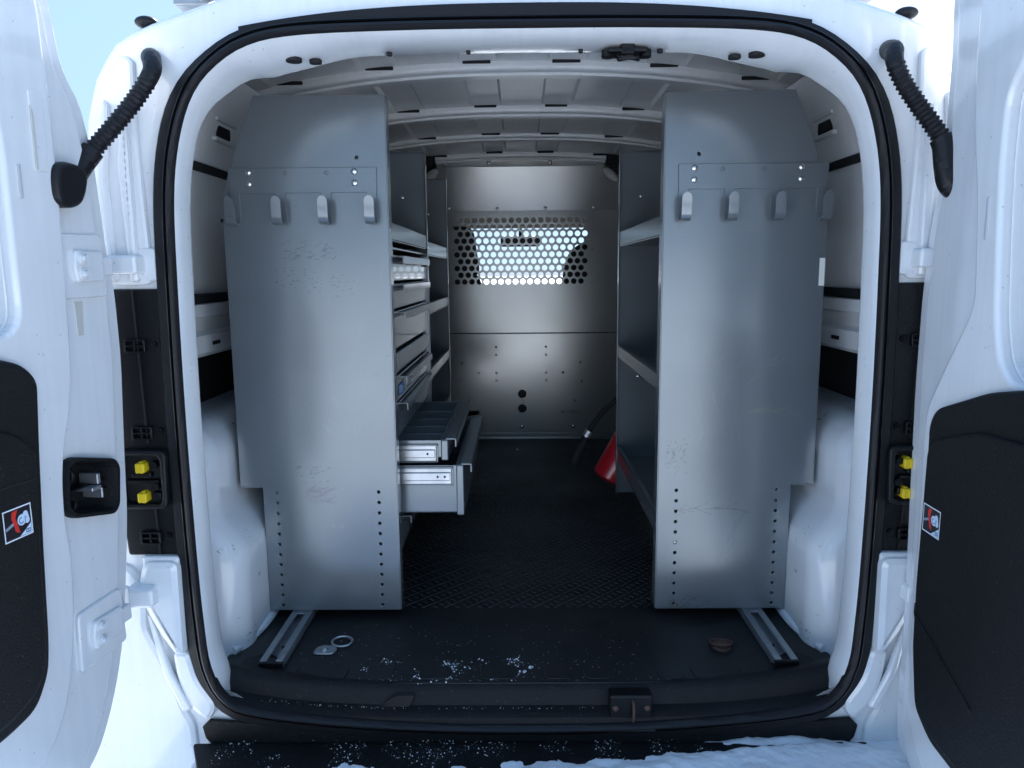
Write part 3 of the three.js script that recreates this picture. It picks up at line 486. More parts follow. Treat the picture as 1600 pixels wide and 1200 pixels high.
const doorR = buildDoor({
  label: 'white rear door with grey window plug and broad black lower trim', hinge: 0.665, angle: 92, sign: 1,
  outline: fillet([[0.03, 1.88], [0.016, 1.80], [0.024, 1.719], [0.023, 1.619], [0.020, 1.507], [0.000, 1.456], [-0.008, 1.413], [-0.015, 1.314], [-0.016, 1.166], [-0.009, 0.990], [0.001, 0.811], [0.006, 0.688], [0.003, 0.583], [0.009, 0.496], [0.05, 0.455], [0.12, 0.43], [0.50, 0.43], [0.56, 0.48], [0.57, 1.75], [0.50, 1.88], [0.2, 1.91]].reverse(), 0.03, 4),
  level2: fillet([[0.065, 1.865], [0.055, 1.787], [0.063, 1.708], [0.063, 1.612], [0.060, 1.503], [0.040, 1.454], [0.033, 1.412], [0.026, 1.316], [0.026, 1.172], [0.033, 1.002], [0.042, 0.829], [0.047, 0.710], [0.044, 0.608], [0.051, 0.524], [0.09, 0.48], [0.15, 0.455], [0.49, 0.452], [0.545, 0.49], [0.555, 1.74], [0.49, 1.86], [0.2, 1.888]].reverse(), 0.03, 4),
  level3: fillet([[0.155, 1.84], [0.147, 1.756], [0.147, 1.667], [0.157, 1.575], [0.180, 1.462], [0.195, 1.313], [0.153, 1.252], [0.110, 1.185], [0.082, 1.138], [0.081, 1.072], [0.085, 0.961], [0.086, 0.847], [0.087, 0.730], [0.094, 0.626], [0.115, 0.562], [0.16, 0.525], [0.22, 0.515], [0.48, 0.515], [0.52, 0.55], [0.53, 1.73], [0.47, 1.84], [0.23, 1.87]].reverse(), 0.03, 4),
  window: fillet([[0.303, 1.213], [0.273, 1.237], [0.254, 1.298], [0.242, 1.431], [0.236, 1.518], [0.238, 1.602], [0.266, 1.64], [0.32, 1.72], [0.42, 1.74], [0.50, 1.70], [0.50, 1.22]].reverse(), 0.03),
  plug: fillet([[0.28, 1.19], [0.245, 1.225], [0.226, 1.298], [0.212, 1.431], [0.206, 1.518], [0.206, 1.615], [0.24, 1.665], [0.305, 1.745], [0.42, 1.77], [0.525, 1.72], [0.525, 1.19]].reverse(), 0.03),
  trim: fillet([[0.123, 1.122], [0.139, 1.150], [0.270, 1.197], [0.352, 1.214], [0.46, 1.22], [0.50, 1.18], [0.50, 0.65], [0.46, 0.608], [0.273, 0.608], [0.198, 0.611], [0.145, 0.640], [0.124, 0.749], [0.120, 0.861], [0.128, 0.998]].reverse(), 0.02),
  trimRaise: [fillet([[0.142, 1.085], [0.165, 1.108], [0.27, 1.14], [0.45, 1.15], [0.48, 1.12], [0.48, 0.67], [0.45, 0.63], [0.27, 0.630], [0.21, 0.633], [0.163, 0.655], [0.143, 0.75], [0.139, 0.86], [0.141, 0.98]].reverse(), 0.015)],
  sticker: [0.150, 0.954, 0.201, 0.999], hinges: [],
  extra: (P, B) => [
    ['frame_slot', P(fillet([[0.212, 1.41], [0.217, 1.41], [0.217, 1.47], [0.212, 1.47]], 0.002), -0.002, 0.0025, 0.001), M.greyPlug],
    ['lock_pull', P(fillet([[0.150, 0.81], [0.32, 0.745], [0.32, 0.739], [0.150, 0.80], [0.147, 0.828], [0.153, 0.828]], 0.003), 0.021, 0.027, 0.002), M.plastic]],
});
// hinge arms between pillar and door, wiring gaiters
for (const s of [-1, 1]) {
  part('hinge_arm', [bx(s * 0.675, s * 0.735, 1.372, 1.405, -0.03, 0.012, 0.006), bx(s * 0.655, s * 0.70, 1.360, 1.418, -0.036, -0.02, 0.005), vtube([[s * 0.735, 1.365, 0.02], [s * 0.735, 1.412, 0.02]], 4, 0.011, 14), bx(s * 0.725, s * 0.765, 1.372, 1.405, 0.005, s < 0 ? 0.10 : 0.06, 0.006)], M.white, van);
  part('hinge_arm', [bx(s * 0.69, s * 0.745, 0.762, 0.80, -0.02, 0.022, 0.008), vtube([[s * 0.742, 0.755, 0.028], [s * 0.742, 0.807, 0.028]], 4, 0.012, 14), bx(s * 0.735, s * 0.775, 0.762, 0.80, 0.01, s < 0 ? 0.13 : 0.08, 0.006)], M.white, van);
}
const corr = (a, b, r0, amp, n) => t => (t < a || t > b) ? r0 + (t < a ? 0.003 * (1 - t / a) : 0.004) : r0 + amp * Math.sin((t - a) / (b - a) * n * 2 * Math.PI);
part('wiring_gaiter', vtube([[-0.640, 1.738, -0.030], [-0.628, 1.728, -0.005], [-0.619, 1.705, 0.015], [-0.639, 1.662, 0.030], [-0.675, 1.608, 0.050], [-0.703, 1.566, 0.070], [-0.717, 1.533, 0.090], [-0.717, 1.512, 0.108], [-0.717, 1.50, 0.125]], 260, corr(0.26, 0.70, 0.0135, 0.0014, 17), 16), M.seal, van, 'black corrugated wiring gaiter between pillar and door');
part('gaiter_boot', plate(smooth([[0.118, 1.529], [0.157, 1.540], [0.183, 1.528], [0.185, 1.484], [0.159, 1.472], [0.130, 1.486]].reverse(), 40), -0.010, 0.032, 0.008, [], 3), M.seal, doorL);
part('wiring_gaiter', vtube([[0.618, 1.737, -0.030], [0.612, 1.728, 0.0], [0.606, 1.705, 0.018], [0.618, 1.672, 0.026], [0.640, 1.635, 0.034], [0.660, 1.602, 0.044], [0.674, 1.572, 0.054], [0.678, 1.535, 0.06], [0.684, 1.505, 0.064], [0.70, 1.49, 0.066]], 260, corr(0.22, 0.68, 0.0135, 0.0016, 17), 16), M.seal, van, 'black corrugated wiring gaiter between pillar and door');

// ---------------------------------------------------------------- floor mat
{
  const mat = thing('floor_mat', 'black rubber tread mat lying over the load floor', 'floor mat');
  const pts = [[-0.585, -0.062], [0.585, -0.062], [0.618, -0.14], [0.645, -0.165], [0.630, -0.20], [0.606, -0.26], [0.600, -0.95], [0.74, -1.02], [0.74, -2.235], [-0.74, -2.235], [-0.74, -1.02], [-0.600, -0.95], [-0.606, -0.26], [-0.630, -0.20], [-0.645, -0.165], [-0.618, -0.14]].map(([x, z]) => [x, -z]);
  part('rubber_sheet', plate(fillet(pts, 0.02), 0, 0.008, 0.002).rotateX(-Math.PI / 2).translate(0, FL - 0.004, 0), M.rubber, mat);
  const bar = new RoundedBoxGeometry(0.0145, 0.0026, 0.0046, 1, 0.0012), spots = [];
  const p = 0.0135; let r = 0;
  for (let z = -0.40; z > -2.22; z -= p, r++) { let c = 0; for (let x = -0.60; x < 0.60; x += p, c++) if ((r + c) % 2 === 0) spots.push([x, z, ((r + c) / 2 + c) % 2 ? 1 : -1]); }
  const im = new THREE.InstancedMesh(bar, M.tread, spots.length), m4 = new THREE.Matrix4(), q = new THREE.Quaternion();
  spots.forEach(([x, z, k], i) => { q.setFromAxisAngle(V3(0, 1, 0), k * 0.75); m4.compose(V3(x, FL + 0.0046, z), q, V3(1, 1, 1)); im.setMatrixAt(i, m4); });
  im.name = 'tread_bars'; im.userData.kind = 'stuff'; mat.add(im);
  // moulded tongues along the rear edge and the corner flaps
  for (const [x, w, l] of [[-0.50, 0.05, 0.05], [-0.40, 0.06, 0.045], [-0.30, 0.05, 0.055], [-0.19, 0.06, 0.05], [-0.06, 0.07, 0.05], [0.06, 0.05, 0.05], [0.14, 0.05, 0.04], [0.29, 0.05, 0.06], [0.36, 0.05, 0.05], [0.45, 0.035, 0.05], [0.52, 0.05, 0.055]])
    part('tongue', plate(fillet([[x - w / 2, 0.075], [x + w / 2, 0.075], [x + w / 2 + 0.004, 0.075 + l], [x - w / 2 - 0.004, 0.075 + l]], 0.015), 0, 0.0025, 0.001).rotateX(-Math.PI / 2).translate(0, FL + 0.0035, 0), M.rubber, mat);
  for (const s of [-1, 1]) part('corner_flap', plate(fillet((s > 0 ? a => a : mirrorX)([[0.485, 0.075], [0.585, 0.07], [0.60, 0.145], [0.555, 0.175], [0.505, 0.135]]), 0.015), 0, 0.010, 0.004).rotateX(-Math.PI / 2).translate(0, FL + 0.002, 0), M.plastic, mat);
}

// ---------------------------------------------------------------- partition behind the seats
{
  const bk = thing('partition', 'grey steel partition with round holes behind the cab seats', 'partition');
  const z = -2.255;
  const holes = [];
  for (let r = 0; r < 10; r++) for (let c = 0; c < 18; c++) holes.push(circ(-0.2865 + c * 0.0346 - (r % 2 ? 0.0173 : 0) + (r > 7 ? 0 : 0), 1.612 - r * 0.0318, 0.0133, 14));
  for (const [x, y] of [[-0.318, 1.475], [-0.316, 1.318], [0.337, 1.475], [0.337, 1.318]]) holes.push(circ(x, y, 0.003, 8));
  part('perforated_panel', plate([[-0.745, 1.082], [0.745, 1.082], [0.745, 1.662], [-0.745, 1.662]], z - 0.002, z + 0.001, 0.0006, holes, 1), M.bulkhead, bk, 'steel sheet with ten rows of round holes');
  const ph = []; for (const [u, v] of [[-0.29, 0.935], [-0.21, 0.887], [-0.30, 0.845], [-0.26, 0.752], [-0.29, 0.694], [-0.279, 0.694], [-0.205, 0.694], [0.283, 0.937], [0.20, 0.887], [0.29, 0.845], [0.256, 0.750], [0.198, 0.694], [0.275, 0.694], [0.288, 0.694], [0.001, 0.750]]) ph.push(circ(u, v, 0.004, 8));
  for (const x of [-0.123, 0.117]) for (const y of [1.014, 0.975, 0.888, 0.85]) ph.push(circ(x, y, 0.003, 8));
  for (const y of [0.784, 0.712]) ph.push(circ(0.001, y, 0.017, 20));
  part('lower_panel', plate([[-0.745, 0.568], [0.745, 0.568], [0.745, 1.079], [-0.745, 1.079]], z - 0.004, z + 0.006, 0.003, ph, 2), M.bulkhead, bk);
  for (const y of [0.784, 0.712]) part('blocked_grommet', [new THREE.TorusGeometry(0.0175, 0.0035, 8, 22).translate(0.001, y, z + 0.006), cyl(0.0165, 0.0165, 0.003, 0.001, y, z - 0.002, 'z')], M.seal, bk);  // disc added inside each grommet to keep the cab light out
  part('base_flange', [bx(-0.745, 0.745, 0.565, 0.592, z + 0.006, z + 0.012, 0.002), bx(-0.745, 0.745, 0.564, 0.569, z + 0.006, z + 0.03, 0.002)], M.bulkhead, bk);
  const up = plate([[-0.70, 0], [0.70, 0], [0.68, 0.20], [-0.68, 0.20]], -0.002, 0.002, 0.001).rotateX(0.22).translate(0, 1.655, z + 0.004);
  part('upper_panel', up, M.bulkhead, bk);
  part('top_flange', bx(-0.70, 0.70, 1.848, 1.882, z + 0.038, z + 0.046, 0.003), M.bulkhead, bk);
  for (const x of [-0.335, -0.11, 0.115, 0.34]) part('bolt', dome(0.008, x, 1.667, z + 0.008), M.bolt, bk);
  for (const x of [-0.345, -0.145, 0.135, 0.345]) part('bolt', dome(0.010, x, 1.866, z + 0.046), M.bolt, bk);
  for (const x of [-0.25, 0, 0.25]) part('bolt', dome(0.010, x, 0.622, z + 0.006), M.bolt, bk);
}
for (const s of [-1, 1]) {
  const l = thing('bay_lamp', s < 0 ? 'small clear lamp on a black bracket under the roof, drawer cabinet side' : 'small clear lamp on a black bracket under the roof, fire extinguisher side', 'lamp', 'lamps under the roof by the partition');
  part('bracket', [bx(s * 0.385, s * 0.46, 1.845, 1.888, -2.20, -2.12, 0.008), bx(s * 0.40, s * 0.45, 1.80, 1.85, -2.18, -2.13, 0.01)], M.black, l);
  const g = new THREE.SphereGeometry(0.034, 16, 10); g.scale(1.3, 0.62, 0.9); g.rotateZ(-s * 0.7);
  part('lens', g.translate(s * 0.405, 1.80, -2.13), M.clear, l);
}

// ---------------------------------------------------------------- shelving
function trayShelf(parent, s, xi, xo, z0, z1, yb, yt, m, m2) {
  const sh = part('shelf', [bx(s * xi, s * xo, yb, yb + 0.004, z1 + 0.003, z0 - 0.003, 0.001), bx(s * xo, s * (xo - 0.004), yb, yb + 0.05, z1 + 0.003, z0 - 0.003, 0.001)], m2, parent);
  part('shelf_lip', [bx(s * xi, s * (xi + 0.003), yb, yt, z1 + 0.003, z0 - 0.003, 0.001), bx(s * xi, s * (xi + 0.013), yt - 0.003, yt, z1 + 0.003, z0 - 0.003, 0.001), bx(s * xi, s * (xi + 0.013), yb - 0.001, yb + 0.002, z1 + 0.003, z0 - 0.003, 0.001)], m, sh);
  for (const z of [z0 - 0.008, z1 + 0.008]) part('rivet', cyl(0.005, 0.004, 0.004, s * (xi - 0.001), (yb + yt) / 2, z, 'x', 10), M.bolt, sh);
  return sh;
}
function hookStrip(x, y, z) {                     // bent strip hook, 22 mm wide
  const path = [[0, 0.05], [0, 0.004]]; for (let i = 1; i <= 9; i++) { const a = Math.PI * i / 9; path.push([0.017 - 0.017 * Math.cos(a), 0.004 - 0.017 * Math.sin(a)]); } path.push([0.0345, 0.02], [0.0352, 0.032]);
  for (let i = 1; i <= 5; i++) path.push([0.0352 + i * 0.0003, 0.032 + i * 0.0026]);
  const n = path.length, w = i => { const k = n - 1 - i; return 0.0105 * (k >= 5 ? 1 : Math.sqrt(1 - ((5 - k) / 5.02) ** 2)); };
  const T = 0.0014, rows = [];
  for (let i = 0; i < n; i++) {
    const a = path[Math.max(0, i - 1)], b = path[Math.min(n - 1, i + 1)]; let tx = b[0] - a[0], ty = b[1] - a[1]; const l = Math.hypot(tx, ty); tx /= l; ty /= l;
    const [pz, py] = path[i], nz = -ty * T, ny = tx * T, ww = w(i);
    rows.push([[x - ww, y + py + ny, z + pz + nz], [x + ww, y + py + ny, z + pz + nz], [x + ww, y + py - ny, z + pz - nz], [x - ww, y + py - ny, z + pz - nz]]);
  }
  return grid(rows, true, 0.6);
}
function shelvingUnit(s, label, xi, mats) {
  const u = thing('shelving_unit', label, 'shelving', 'steel shelving units along the sides of the van');
  const P = (pts, z0, z1, b, holes = []) => plate(s > 0 ? mirrorX(pts) : pts, z0, z1, b, s > 0 ? holes.map(mirrorX) : holes, 2);
  const dots = []; for (let i = 0; i < 12; i++) { dots.push(circ(-0.573, 0.873 - i * 0.0249, 0.0036, 10)); dots.push(circ(-xi - 0.042, 0.873 - i * 0.0249, 0.0036, 10)); }
  dots.push(circ(s < 0 ? -0.36 : -0.375, 1.617, 0.0042, 10));
  const outl = [[-xi, 0.588], [-xi, 1.745], [-0.575, 1.747], [-0.606, 1.672], [-0.642, 1.575], [-0.656, 1.50], [-0.656, 0.888], [-0.605, 0.886], [-0.604, 0.588]];
  part('end_panel', [P(outl, -0.343, -0.340, 0.001, dots), bx(s * xi, s * (xi - 0.0025), 0.588, 1.745, -0.375, -0.3405, 0.0008), bx(s * xi, s * 0.604, 0.586, 0.589, -0.375, -0.3405, 0.0008), bx(s * (xi + 0.001), s * 0.574, 1.743, 1.746, -0.375, -0.342, 0.0008), bx(s * 0.606, s * 0.655, 0.884, 0.887, -0.37, -0.342, 0.0008)], mats.front, u, 'grey sheet steel end panel with two rows of holes');
  const rearOut = [[-xi, 0.648], [-xi, 1.735], [-0.575, 1.737], [-0.642, 1.575], [-0.656, 1.50], [-0.656, 0.888], [-0.605, 0.886], [-0.604, 0.648]];
  const ends = s < 0 ? [-1.04, -1.70] : [-1.065];
  for (const z of ends) part('end_panel', [P(rearOut, z - 0.0015, z + 0.0015, 0.0006), bx(s * xi, s * (xi - 0.0025), 0.648, 1.735, z + 0.001, z + 0.022, 0.0008), bx(s * xi, s * 0.575, 1.732, 1.735, z + 0.001, z + 0.022, 0.0008)], M.steel, u);
  for (const z of ends) for (const [y, r] of [[1.60, 0.006], [1.035, 0.007]]) part('bolt', [dome(r, s * 0.37, y, z + 0.0015), cyl(r * 0.4, r * 0.4, 0.008, s * 0.37, y, z + 0.005, 'z', 6)], M.bolt, u);
  if (s > 0) { trayShelf(u, s, xi, 0.64, -0.343, -1.063, 1.447, 1.492, M.steel, M.steel); trayShelf(u, s, xi, 0.64, -0.343, -1.063, 1.098, 1.138, M.steel, M.steel); trayShelf(u, s, xi, 0.60, -0.343, -1.063, 0.766, 0.808, M.steel, M.steel); }
  else { trayShelf(u, s, xi, 0.64, -0.343, -1.038, 1.443, 1.484, M.steel, M.steel); for (const [a, b] of [[1.425, 1.468], [1.240, 1.276], [1.030, 1.064], [0.84, 0.875]]) trayShelf(u, s, xi, 0.62, -1.042, -1.698, a, b, M.steel, M.steel); }
  // hook plate
  const hx = [0.335, 0.434, 0.533, 0.632].map(v => v + (s < 0 ? -0.006 : 0.008)).map(v => Math.min(v, 0.640));
  const pl = [], x0 = hx[0] - 0.012, x1 = Math.min(hx[3] + 0.012, 0.652), w = 0.011; pl.push([x0, 1.596], [x1, 1.596]);
  for (let k = 3; k >= 0; k--) { pl.push([Math.min(hx[k] + w, x1), 1.543 + (k === 3 ? 0.02 : 0)], [Math.min(hx[k] + w, x1), 1.497], [hx[k] - w, 1.497], [hx[k] - w, 1.543]); }
  const plm = pl.map(p => [p[0] * s, p[1]]); const ccw = THREE.ShapeUtils.area(plm.map(p => V2(...p))) > 0 ? plm : plm.reverse();
  const hp = part('hook_plate', plate(ccw, -0.3395, -0.3362, 0.0008, [circ(s * 0.425, 1.585, 0.004, 10), circ(s * 0.515, 1.585, 0.004, 10)], 1), mats.front, u);
  for (const x of hx) part('hook', hookStrip(s * x, 1.489, -0.3362), mats.front, hp);
  for (const x of [0.365, 0.594]) for (const y of [1.587, 1.563]) part('bolt', dome(0.0072, s * x, y, -0.3365, 0.6), M.bolt, hp);
  part('screw', cyl(0.004, 0.004, 0.02, s * 0.658, 1.488, -0.36, 'x', 8), M.black, u);
  return u;
}
const unitL = shelvingUnit(-1, 'long grey steel shelving unit holding the drawer cabinet', 0.2965, { front: M.steelL });
const unitR = shelvingUnit(1, 'short grey steel shelving unit with open shelves beside the fire extinguisher', 0.3025, { front: M.steelR });
part('paper_label', [bx(0.6435, 0.6555, 1.335, 1.395, -0.3398, -0.3380, 0.0006)], std({ color: lin(0.80, 0.80, 0.74), roughness: 0.8 }), unitR, 'torn white paper label on the panel edge');
part('bolt', dome(0.0038, 0.3445, 0.873 - 5 * 0.0249, -0.340, 0.6), M.bolt, unitR);

// ---------------------------------------------------------------- drawer cabinet
{
  const c = thing('drawer_cabinet', 'grey steel drawer cabinet with two drawers pulled out', 'cabinet');
  const x1 = -0.300, x0 = -0.62, z0 = -0.385, z1 = -1.03;
  part('carcass', [bx(x0, x0 + 0.004, 0.70, 1.43, z1, z0, 0.001), bx(x0, x1 - 0.004, 1.425, 1.43, z1, z0, 0.001), bx(x0, x1 - 0.004, 0.70, 0.704, z1, z0, 0.001), bx(x0, x1 - 0.002, 0.70, 1.43, z0 - 0.004, z0, 0.001), bx(x0, x1 - 0.002, 0.70, 1.43, z1, z1 + 0.004, 0.001)], M.steel, c);
  const yb = [[1.352, 1.412], [1.288, 1.346], [1.196, 1.282], [1.072, 1.130], [0.988, 1.066], [0.712, 0.786]];
  for (const [a, b] of yb) {
    const d = part('drawer', [bx(x1 - 0.016, x1 + 0.001, a, b, -0.985, -0.395, 0.003), bx(x0 + 0.02, x1 - 0.01, a + 0.004, a + 0.008, -0.98, -0.40, 0.001)], M.drawerFace, c);
    part('handle', [bx(x1, x1 + 0.020, b - 0.005, b - 0.002, -0.945, -0.435, 0.001), bx(x1 + 0.018, x1 + 0.021, b - 0.020, b - 0.002, -0.945, -0.435, 0.001)], M.steel, d);
  }
  part('fixed_rail', [bx(x1 - 0.01, x1 + 0.004, 1.140, 1.186, -1.02, -0.39, 0.004)], M.steel, c);
  part('post', [bx(x1 - 0.012, x1 + 0.006, 0.71, 1.42, -1.025, -1.012, 0.002), bx(x1 - 0.012, x1 + 0.004, 0.71, 1.42, -0.995, -0.988, 0.002)], M.alu, c);
  for (const y of [1.40, 1.335, 1.27, 1.12, 1.055]) part('latch', [bx(x1 - 0.002, x1 + 0.010, y - 0.012, y + 0.008, -0.972, -0.952, 0.003)], M.black, c);
  for (const y of [1.405, 1.34, 1.275, 1.055]) part('keeper', bx(x1, x1 + 0.012, y - 0.004, y + 0.004, -1.02, -0.99, 0.002), M.zinc, c);
  const cv = document.createElement('canvas'); cv.width = 128; cv.height = 48; const k = cv.getContext('2d'); k.fillStyle = '#3f79b8'; k.fillRect(0, 0, 128, 48); k.fillStyle = '#dfeaf5'; k.fillRect(10, 9, 70, 7); k.fillRect(10, 22, 100, 5); k.fillRect(10, 33, 84, 5);
  const lt = new THREE.CanvasTexture(cv); lt.colorSpace = THREE.SRGBColorSpace;
  const lg = new THREE.PlaneGeometry(0.075, 0.026).rotateY(Math.PI / 2).translate(x1 + 0.0022, 1.096, -0.46); lg.userData.keepUV = true;
  part('blue_label', lg, std({ map: lt, roughness: 0.4 }), c, 'small blue label on a drawer front');
  // open drawers: [front x, y bottom, y top, near z, far z]
  const open = (xf, y0, y1, za, zb, deep) => {
    const d = part('drawer', [bx(x0 + 0.1, xf - 0.016, y0, y0 + 0.004, zb, za, 0.001), bx(x0 + 0.1, xf - 0.016, y0, y1, za - 0.003, za, 0.001), bx(x0 + 0.1, xf - 0.016, y0, y1, zb, zb + 0.003, 0.001), bx(x0 + 0.1, x0 + 0.104, y0, y1, zb, za, 0.001), bx(xf - 0.018, xf, y0 - 0.006, y1 + 0.002, zb - 0.006, za + 0.006, 0.004)], M.steel, c, 'drawer pulled open');
    part('handle', [bx(xf - 0.006, xf + 0.020, y1 + 0.002, y1 + 0.006, zb - 0.006, za + 0.006, 0.0015), bx(xf + 0.016, xf + 0.020, y1 - 0.016, y1 + 0.006, zb - 0.006, za + 0.006, 0.0015)], M.steel, d);
    const ym = y1 - (deep ? 0.026 : 0.032);
    part('slide', [bx(x0 + 0.14, xf - 0.03, ym - 0.019, ym + 0.019, za, za + 0.004, 0.001), bx(x0 + 0.14, xf - 0.032, ym - 0.010, ym + 0.010, za + 0.003, za + 0.009, 0.002)], M.zinc, d);
    for (const dx of deep ? [0.045, 0.062] : [0.05]) part('rivet', cyl(0.0028, 0.0024, 0.003, xf - dx, ym, za + 0.010, 'z', 10), M.black, d);
    part('slide_frame', [bx(x0 + 0.14, xf - 0.025, ym + 0.019, ym + 0.023, za, za + 0.006, 0.001), bx(x0 + 0.14, xf - 0.025, ym - 0.023, ym - 0.019, za, za + 0.006, 0.001), bx(xf - 0.029, xf - 0.025, ym - 0.023, ym + 0.023, za, za + 0.006, 0.001)], M.steel, d);
    part('liner', [bx(x0 + 0.104, xf - 0.019, y0 + 0.004, y0 + 0.006, zb + 0.004, za - 0.004, 0.0005), bx(xf - 0.020, xf - 0.0185, y0 + 0.004, y1, zb + 0.004, za - 0.004, 0.0005)], M.steel, d);
    return d;
  };
  const dl = open(-0.148, 0.797, 0.914, -0.42, -0.99, true);
  const du = open(-0.186, 0.926, 0.970, -0.445, -0.985, false);
  for (const z of [-0.53, -0.62, -0.72, -0.83]) part('divider', bx(-0.50, -0.206, 0.93, 0.968, z - 0.0015, z + 0.0015, 0.0005), M.steel, du);
}

// ---------------------------------------------------------------- floor rails, lashing rings
for (const s of [-1, 1]) {
  const r = thing('floor_rail', s < 0 ? 'aluminium floor rail running under the long shelving unit' : 'aluminium floor rail running under the short open shelving unit', 'rail', 'aluminium rails on the load floor');
  const a = 0.504, b = 0.551, y0 = FL + 0.0045, zf = -0.112, zb = s < 0 ? -1.72 : -1.10;
  part('channel', [bx(s * a, s * b, y0, y0 + 0.004, zb, zf, 0.001), bx(s * a, s * (a + 0.005), y0, y0 + 0.019, zb, zf, 0.001), bx(s * (b - 0.005), s * b, y0, y0 + 0.019, zb, zf, 0.001), bx(s * a, s * (a + 0.014), y0 + 0.017, y0 + 0.021, zb, zf, 0.001), bx(s * (b - 0.014), s * b, y0 + 0.017, y0 + 0.021, zb, zf, 0.001)], M.alu, r);
  part('end_cap', bx(s * (a - 0.001), s * (b + 0.001), y0 - 0.0004, y0 + 0.019, zf - 0.002, zf + 0.007, 0.002), M.blackGloss, r);
  part('stop', bx(s * (a + 0.013), s * (b - 0.013), y0 + 0.003, y0 + 0.016, zf - 0.022, zf - 0.003, 0.002), M.black, r);
  part('bolt_hole_shade', cyl(0.0055, 0.0055, 0.002, s * (a + b) / 2, y0 + 0.0052, zf - 0.085, 'y'), M.black, r);  // solid black disc painted as the shade down a bolt hole
  part('clamp', [bx(s * (a + 0.008), s * (b - 0.008), y0 + 0.004, y0 + 0.0235, -0.39, -0.345, 0.002), bx(s * (a + 0.013), s * (b - 0.013), y0 + 0.018, y0 + 0.0215, -0.345, -0.325, 0.001)], M.zinc, r);
}
for (const s of [-1, 1]) {
  const m = s < 0 ? M.zinc : M.rust;
  const t = thing('lashing_ring', s < 0 ? 'bright zinc lashing ring flipped up from the mat' : 'rusty brown lashing ring folded flat in the mat', 'lashing ring', 'lashing rings in the floor mat');
  const x = s * 0.42, z = -0.205, y = FL + 0.0045;
  if (s < 0) {
    part('base', [plate(fillet([[-0.024, -0.018], [0.02, -0.020], [0.026, 0.004], [0.012, 0.018], [-0.02, 0.014]], 0.010), 0, 0.005, 0.002).rotateX(-Math.PI / 2).translate(x - 0.016, y, z + 0.016), cyl(0.009, 0.008, 0.007, x - 0.018, y + 0.006, z + 0.016)], m, t);
    part('ring', new THREE.TorusGeometry(0.022, 0.003, 8, 30).scale(1, 0.8, 1).rotateX(-Math.PI / 2 + 0.15).translate(x + 0.014, y + 0.007, z - 0.012), m, t);
  } else {
    part('base', [cyl(0.022, 0.021, 0.006, x, y + 0.002, z + 0.004), cyl(0.008, 0.007, 0.009, x + 0.002, y + 0.003, z + 0.008)], m, t);
    part('ring', new THREE.TorusGeometry(0.023, 0.003, 8, 30).rotateX(-Math.PI / 2 - 0.22).translate(x, y + 0.008, z), m, t);
  }
}

// ---------------------------------------------------------------- fire extinguisher behind the short unit
{
  const e = thing('fire_extinguisher', 'red fire extinguisher strapped behind the short shelving unit, black hose hanging', 'fire extinguisher');
  const prof = [[0, 0], [0.048, 0], [0.055, 0.006], [0.056, 0.012], [0.056, 0.25], [0.048, 0.285], [0.025, 0.305], [0.018, 0.312], [0.018, 0.33], [0, 0.33]].map(p => V2(...p));
  const g = new THREE.LatheGeometry(prof, 36); g.rotateZ(-0.50); g.translate(0.283, 0.676, -1.128);
  part('cylinder', g, M.red, e);
  const v = bx(-0.02, 0.02, 0.33, 0.37, -0.018, 0.018, 0.006).rotateZ(-0.50).translate(0.283, 0.676, -1.128);
  part('valve', v, M.blackGloss, e);
  part('handle', bx(-0.06, 0.02, 0.372, 0.385, -0.01, 0.01, 0.004).rotateZ(-0.50).translate(0.283, 0.676, -1.128), M.blackGloss, e);
  part('hose', vtube([[0.455, 0.985, -1.115], [0.41, 1.005, -1.115], [0.35, 0.985, -1.11], [0.292, 0.937, -1.11], [0.255, 0.90, -1.11], [0.228, 0.862, -1.11], [0.212, 0.835, -1.11]], 40, 0.0095, 12), M.black, e);
  part('collar', vtube([[0.218, 0.846, -1.11], [0.207, 0.827, -1.11]], 4, 0.0125, 14), M.alu, e);
  part('horn', vtube([[0.210, 0.831, -1.11], [0.19, 0.790, -1.11], [0.166, 0.737, -1.11]], 10, t => 0.0115 + 0.006 * t, 16), M.black, e);
  part('strap', [bx(0.30, 0.42, 0.76, 0.785, -1.074, -1.0665, 0.002), bx(0.31, 0.345, 0.745, 0.80, -1.08, -1.068, 0.002)], M.blackGloss, e);
}

// ---------------------------------------------------------------- roof rack
{
  const k = thing('roof_rack', 'metal ladder rack standing on the van roof', 'roof rack');
  for (const z of [-0.35, -1.3]) part('crossbar', bx(-0.74, 0.74, 1.985, 2.02, z - 0.025, z + 0.025, 0.006), M.alu, k);
  for (const s of [-1, 1]) {
    part('side_rail', bx(s * 0.64, s * 0.68, 1.955, 1.985, -1.5, -0.20, 0.004), M.alu, k);
    for (const z of [-0.22, -0.32, -1.3]) {
      part('foot', [bx(s * 0.50, s * 0.67, 1.880, 1.894, z - 0.02, z + 0.02, 0.003), bx(s * 0.565, s * 0.572, 1.885, 1.99, z - 0.01, z + 0.01, 0.002), bx(s * 0.60, s * 0.615, 1.885, 1.99, z - 0.03, z + 0.03, 0.003), bx(s * 0.53, s * 0.62, 1.900, 1.912, z - 0.04, z + 0.04, 0.003), vtube([[s * 0.535, 1.91, z], [s * 0.60, 1.975, z]], 4, 0.006, 8)], M.alu, k);
      part('bolt', cyl(0.011, 0.010, 0.018, s * 0.555, 1.916, z + 0.012, 'y', 6), M.bolt, k);
    }
  }
}

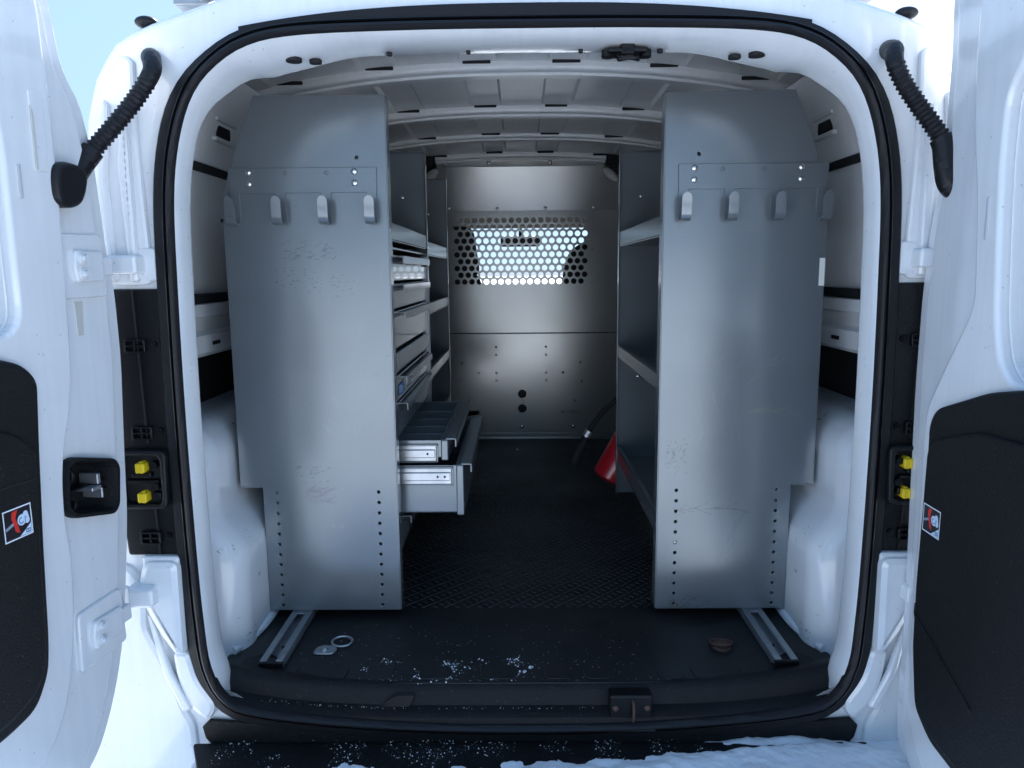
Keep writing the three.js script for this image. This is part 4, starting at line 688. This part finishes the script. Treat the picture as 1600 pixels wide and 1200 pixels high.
// ---------------------------------------------------------------- snow lying on bumper and mat
{
  const rows = [], nx = 260, nz = 40, X0 = -0.62, X1 = 0.93, Z0 = -0.035, Z1 = 0.16;
  const h = (x, z) => {
    const u = (x + 2) / 4, v = (z + 2) / 4, f = fbm(u, v, 24, 5, 210) - 0.5, f2 = fbm(u, v, 180, 3, 214) - 0.5;
    const edge = lerp(0.062, -0.03, sstep(-0.35, 0.62, x)) ;            // clear strip left along the seal
    let a = (z - edge) * 0.9 + f * 0.09 + f2 * 0.02 + 0.02 * sstep(0.5, 0.7, x) - 0.022 * (1 - sstep(-0.62, -0.45, x));
    const gap = Math.exp(-(((z - 0.004 + (x - 0.45) * 0.03) / 0.010) ** 2)) * sstep(0.05, 0.2, x) * (1 - sstep(0.5, 0.56, x));
    a -= gap * 0.05;
    return Math.min(0.018, a * 0.35) + f2 * 0.006;
  };
  for (let j = 0; j <= nz; j++) { const r = []; for (let i = 0; i <= nx; i++) { const x = lerp(X0, X1, i / nx), z = lerp(Z0, Z1, j / nz); r.push([x, 0.4645 + Math.max(-0.006, h(x, z)), z]); } rows.push(r); }
  const g = grid(rows);
  const o = part('snow_layer', g, M.snow, scene); o.userData = { kind: 'stuff', label: 'thin layer of snow lying on the bumper', category: 'snow' };
  // loose flakes
  const sp = new THREE.IcosahedronGeometry(1, 0), list = [];
  seed = 4242;
  const clumps = Array.from({ length: 20 }, () => [rr(-0.34, 0.02), rr(-0.15, -0.07), rr(0.004, 0.026), Math.floor(rr(8, 40))]);
  for (const [cx, cz, r, n] of clumps) for (let i = 0; i < n; i++) { const a = rnd() * 6.28, q = r * Math.sqrt(rnd()) * (0.4 + rnd()); list.push([cx + Math.cos(a) * q, FL + 0.0045, cz + Math.sin(a) * q, Math.pow(rnd(), 3) * 0.0020 + 0.0003]); }
  for (let i = 0; i < 300; i++) { const x = rr(-0.58, 0.30) * (0.6 + 0.4 * rnd()), z = -0.07 - Math.pow(rnd(), 1.8) * 0.24; list.push([x, FL + 0.0045, z, rr(0.0003, 0.0008)]); }
  for (let i = 0; i < 2600; i++) { const x = rr(-0.60, 0.35), z = rr(-0.02, 0.10); if (fbm((x + 1) / 2, (z + 1) / 2, 40, 3, 300) < 0.5) continue; list.push([x, 0.4695, z, Math.pow(rnd(), 3) * 0.0014 + 0.0002]); }
  for (let i = 0; i < 120; i++) { const x = rr(-0.52, 0.14), z = rr(-0.040, -0.030); list.push([x, 0.5285 + Math.pow(Math.abs(x) / 0.61, 4) * 0.034, z, rr(0.0004, 0.0010)]); }
  const im = new THREE.InstancedMesh(sp, M.flake, list.length), m4 = new THREE.Matrix4();
  list.forEach(([x, y, z, r], i) => { m4.makeScale(r, r * 0.7, r).setPosition(x, y, z); im.setMatrixAt(i, m4); });
  im.name = 'snow_flakes'; im.userData = { kind: 'stuff', label: 'loose specks of snow scattered over the mat and sill', category: 'snow' }; scene.add(im);
}

renderer.render(scene, camera);
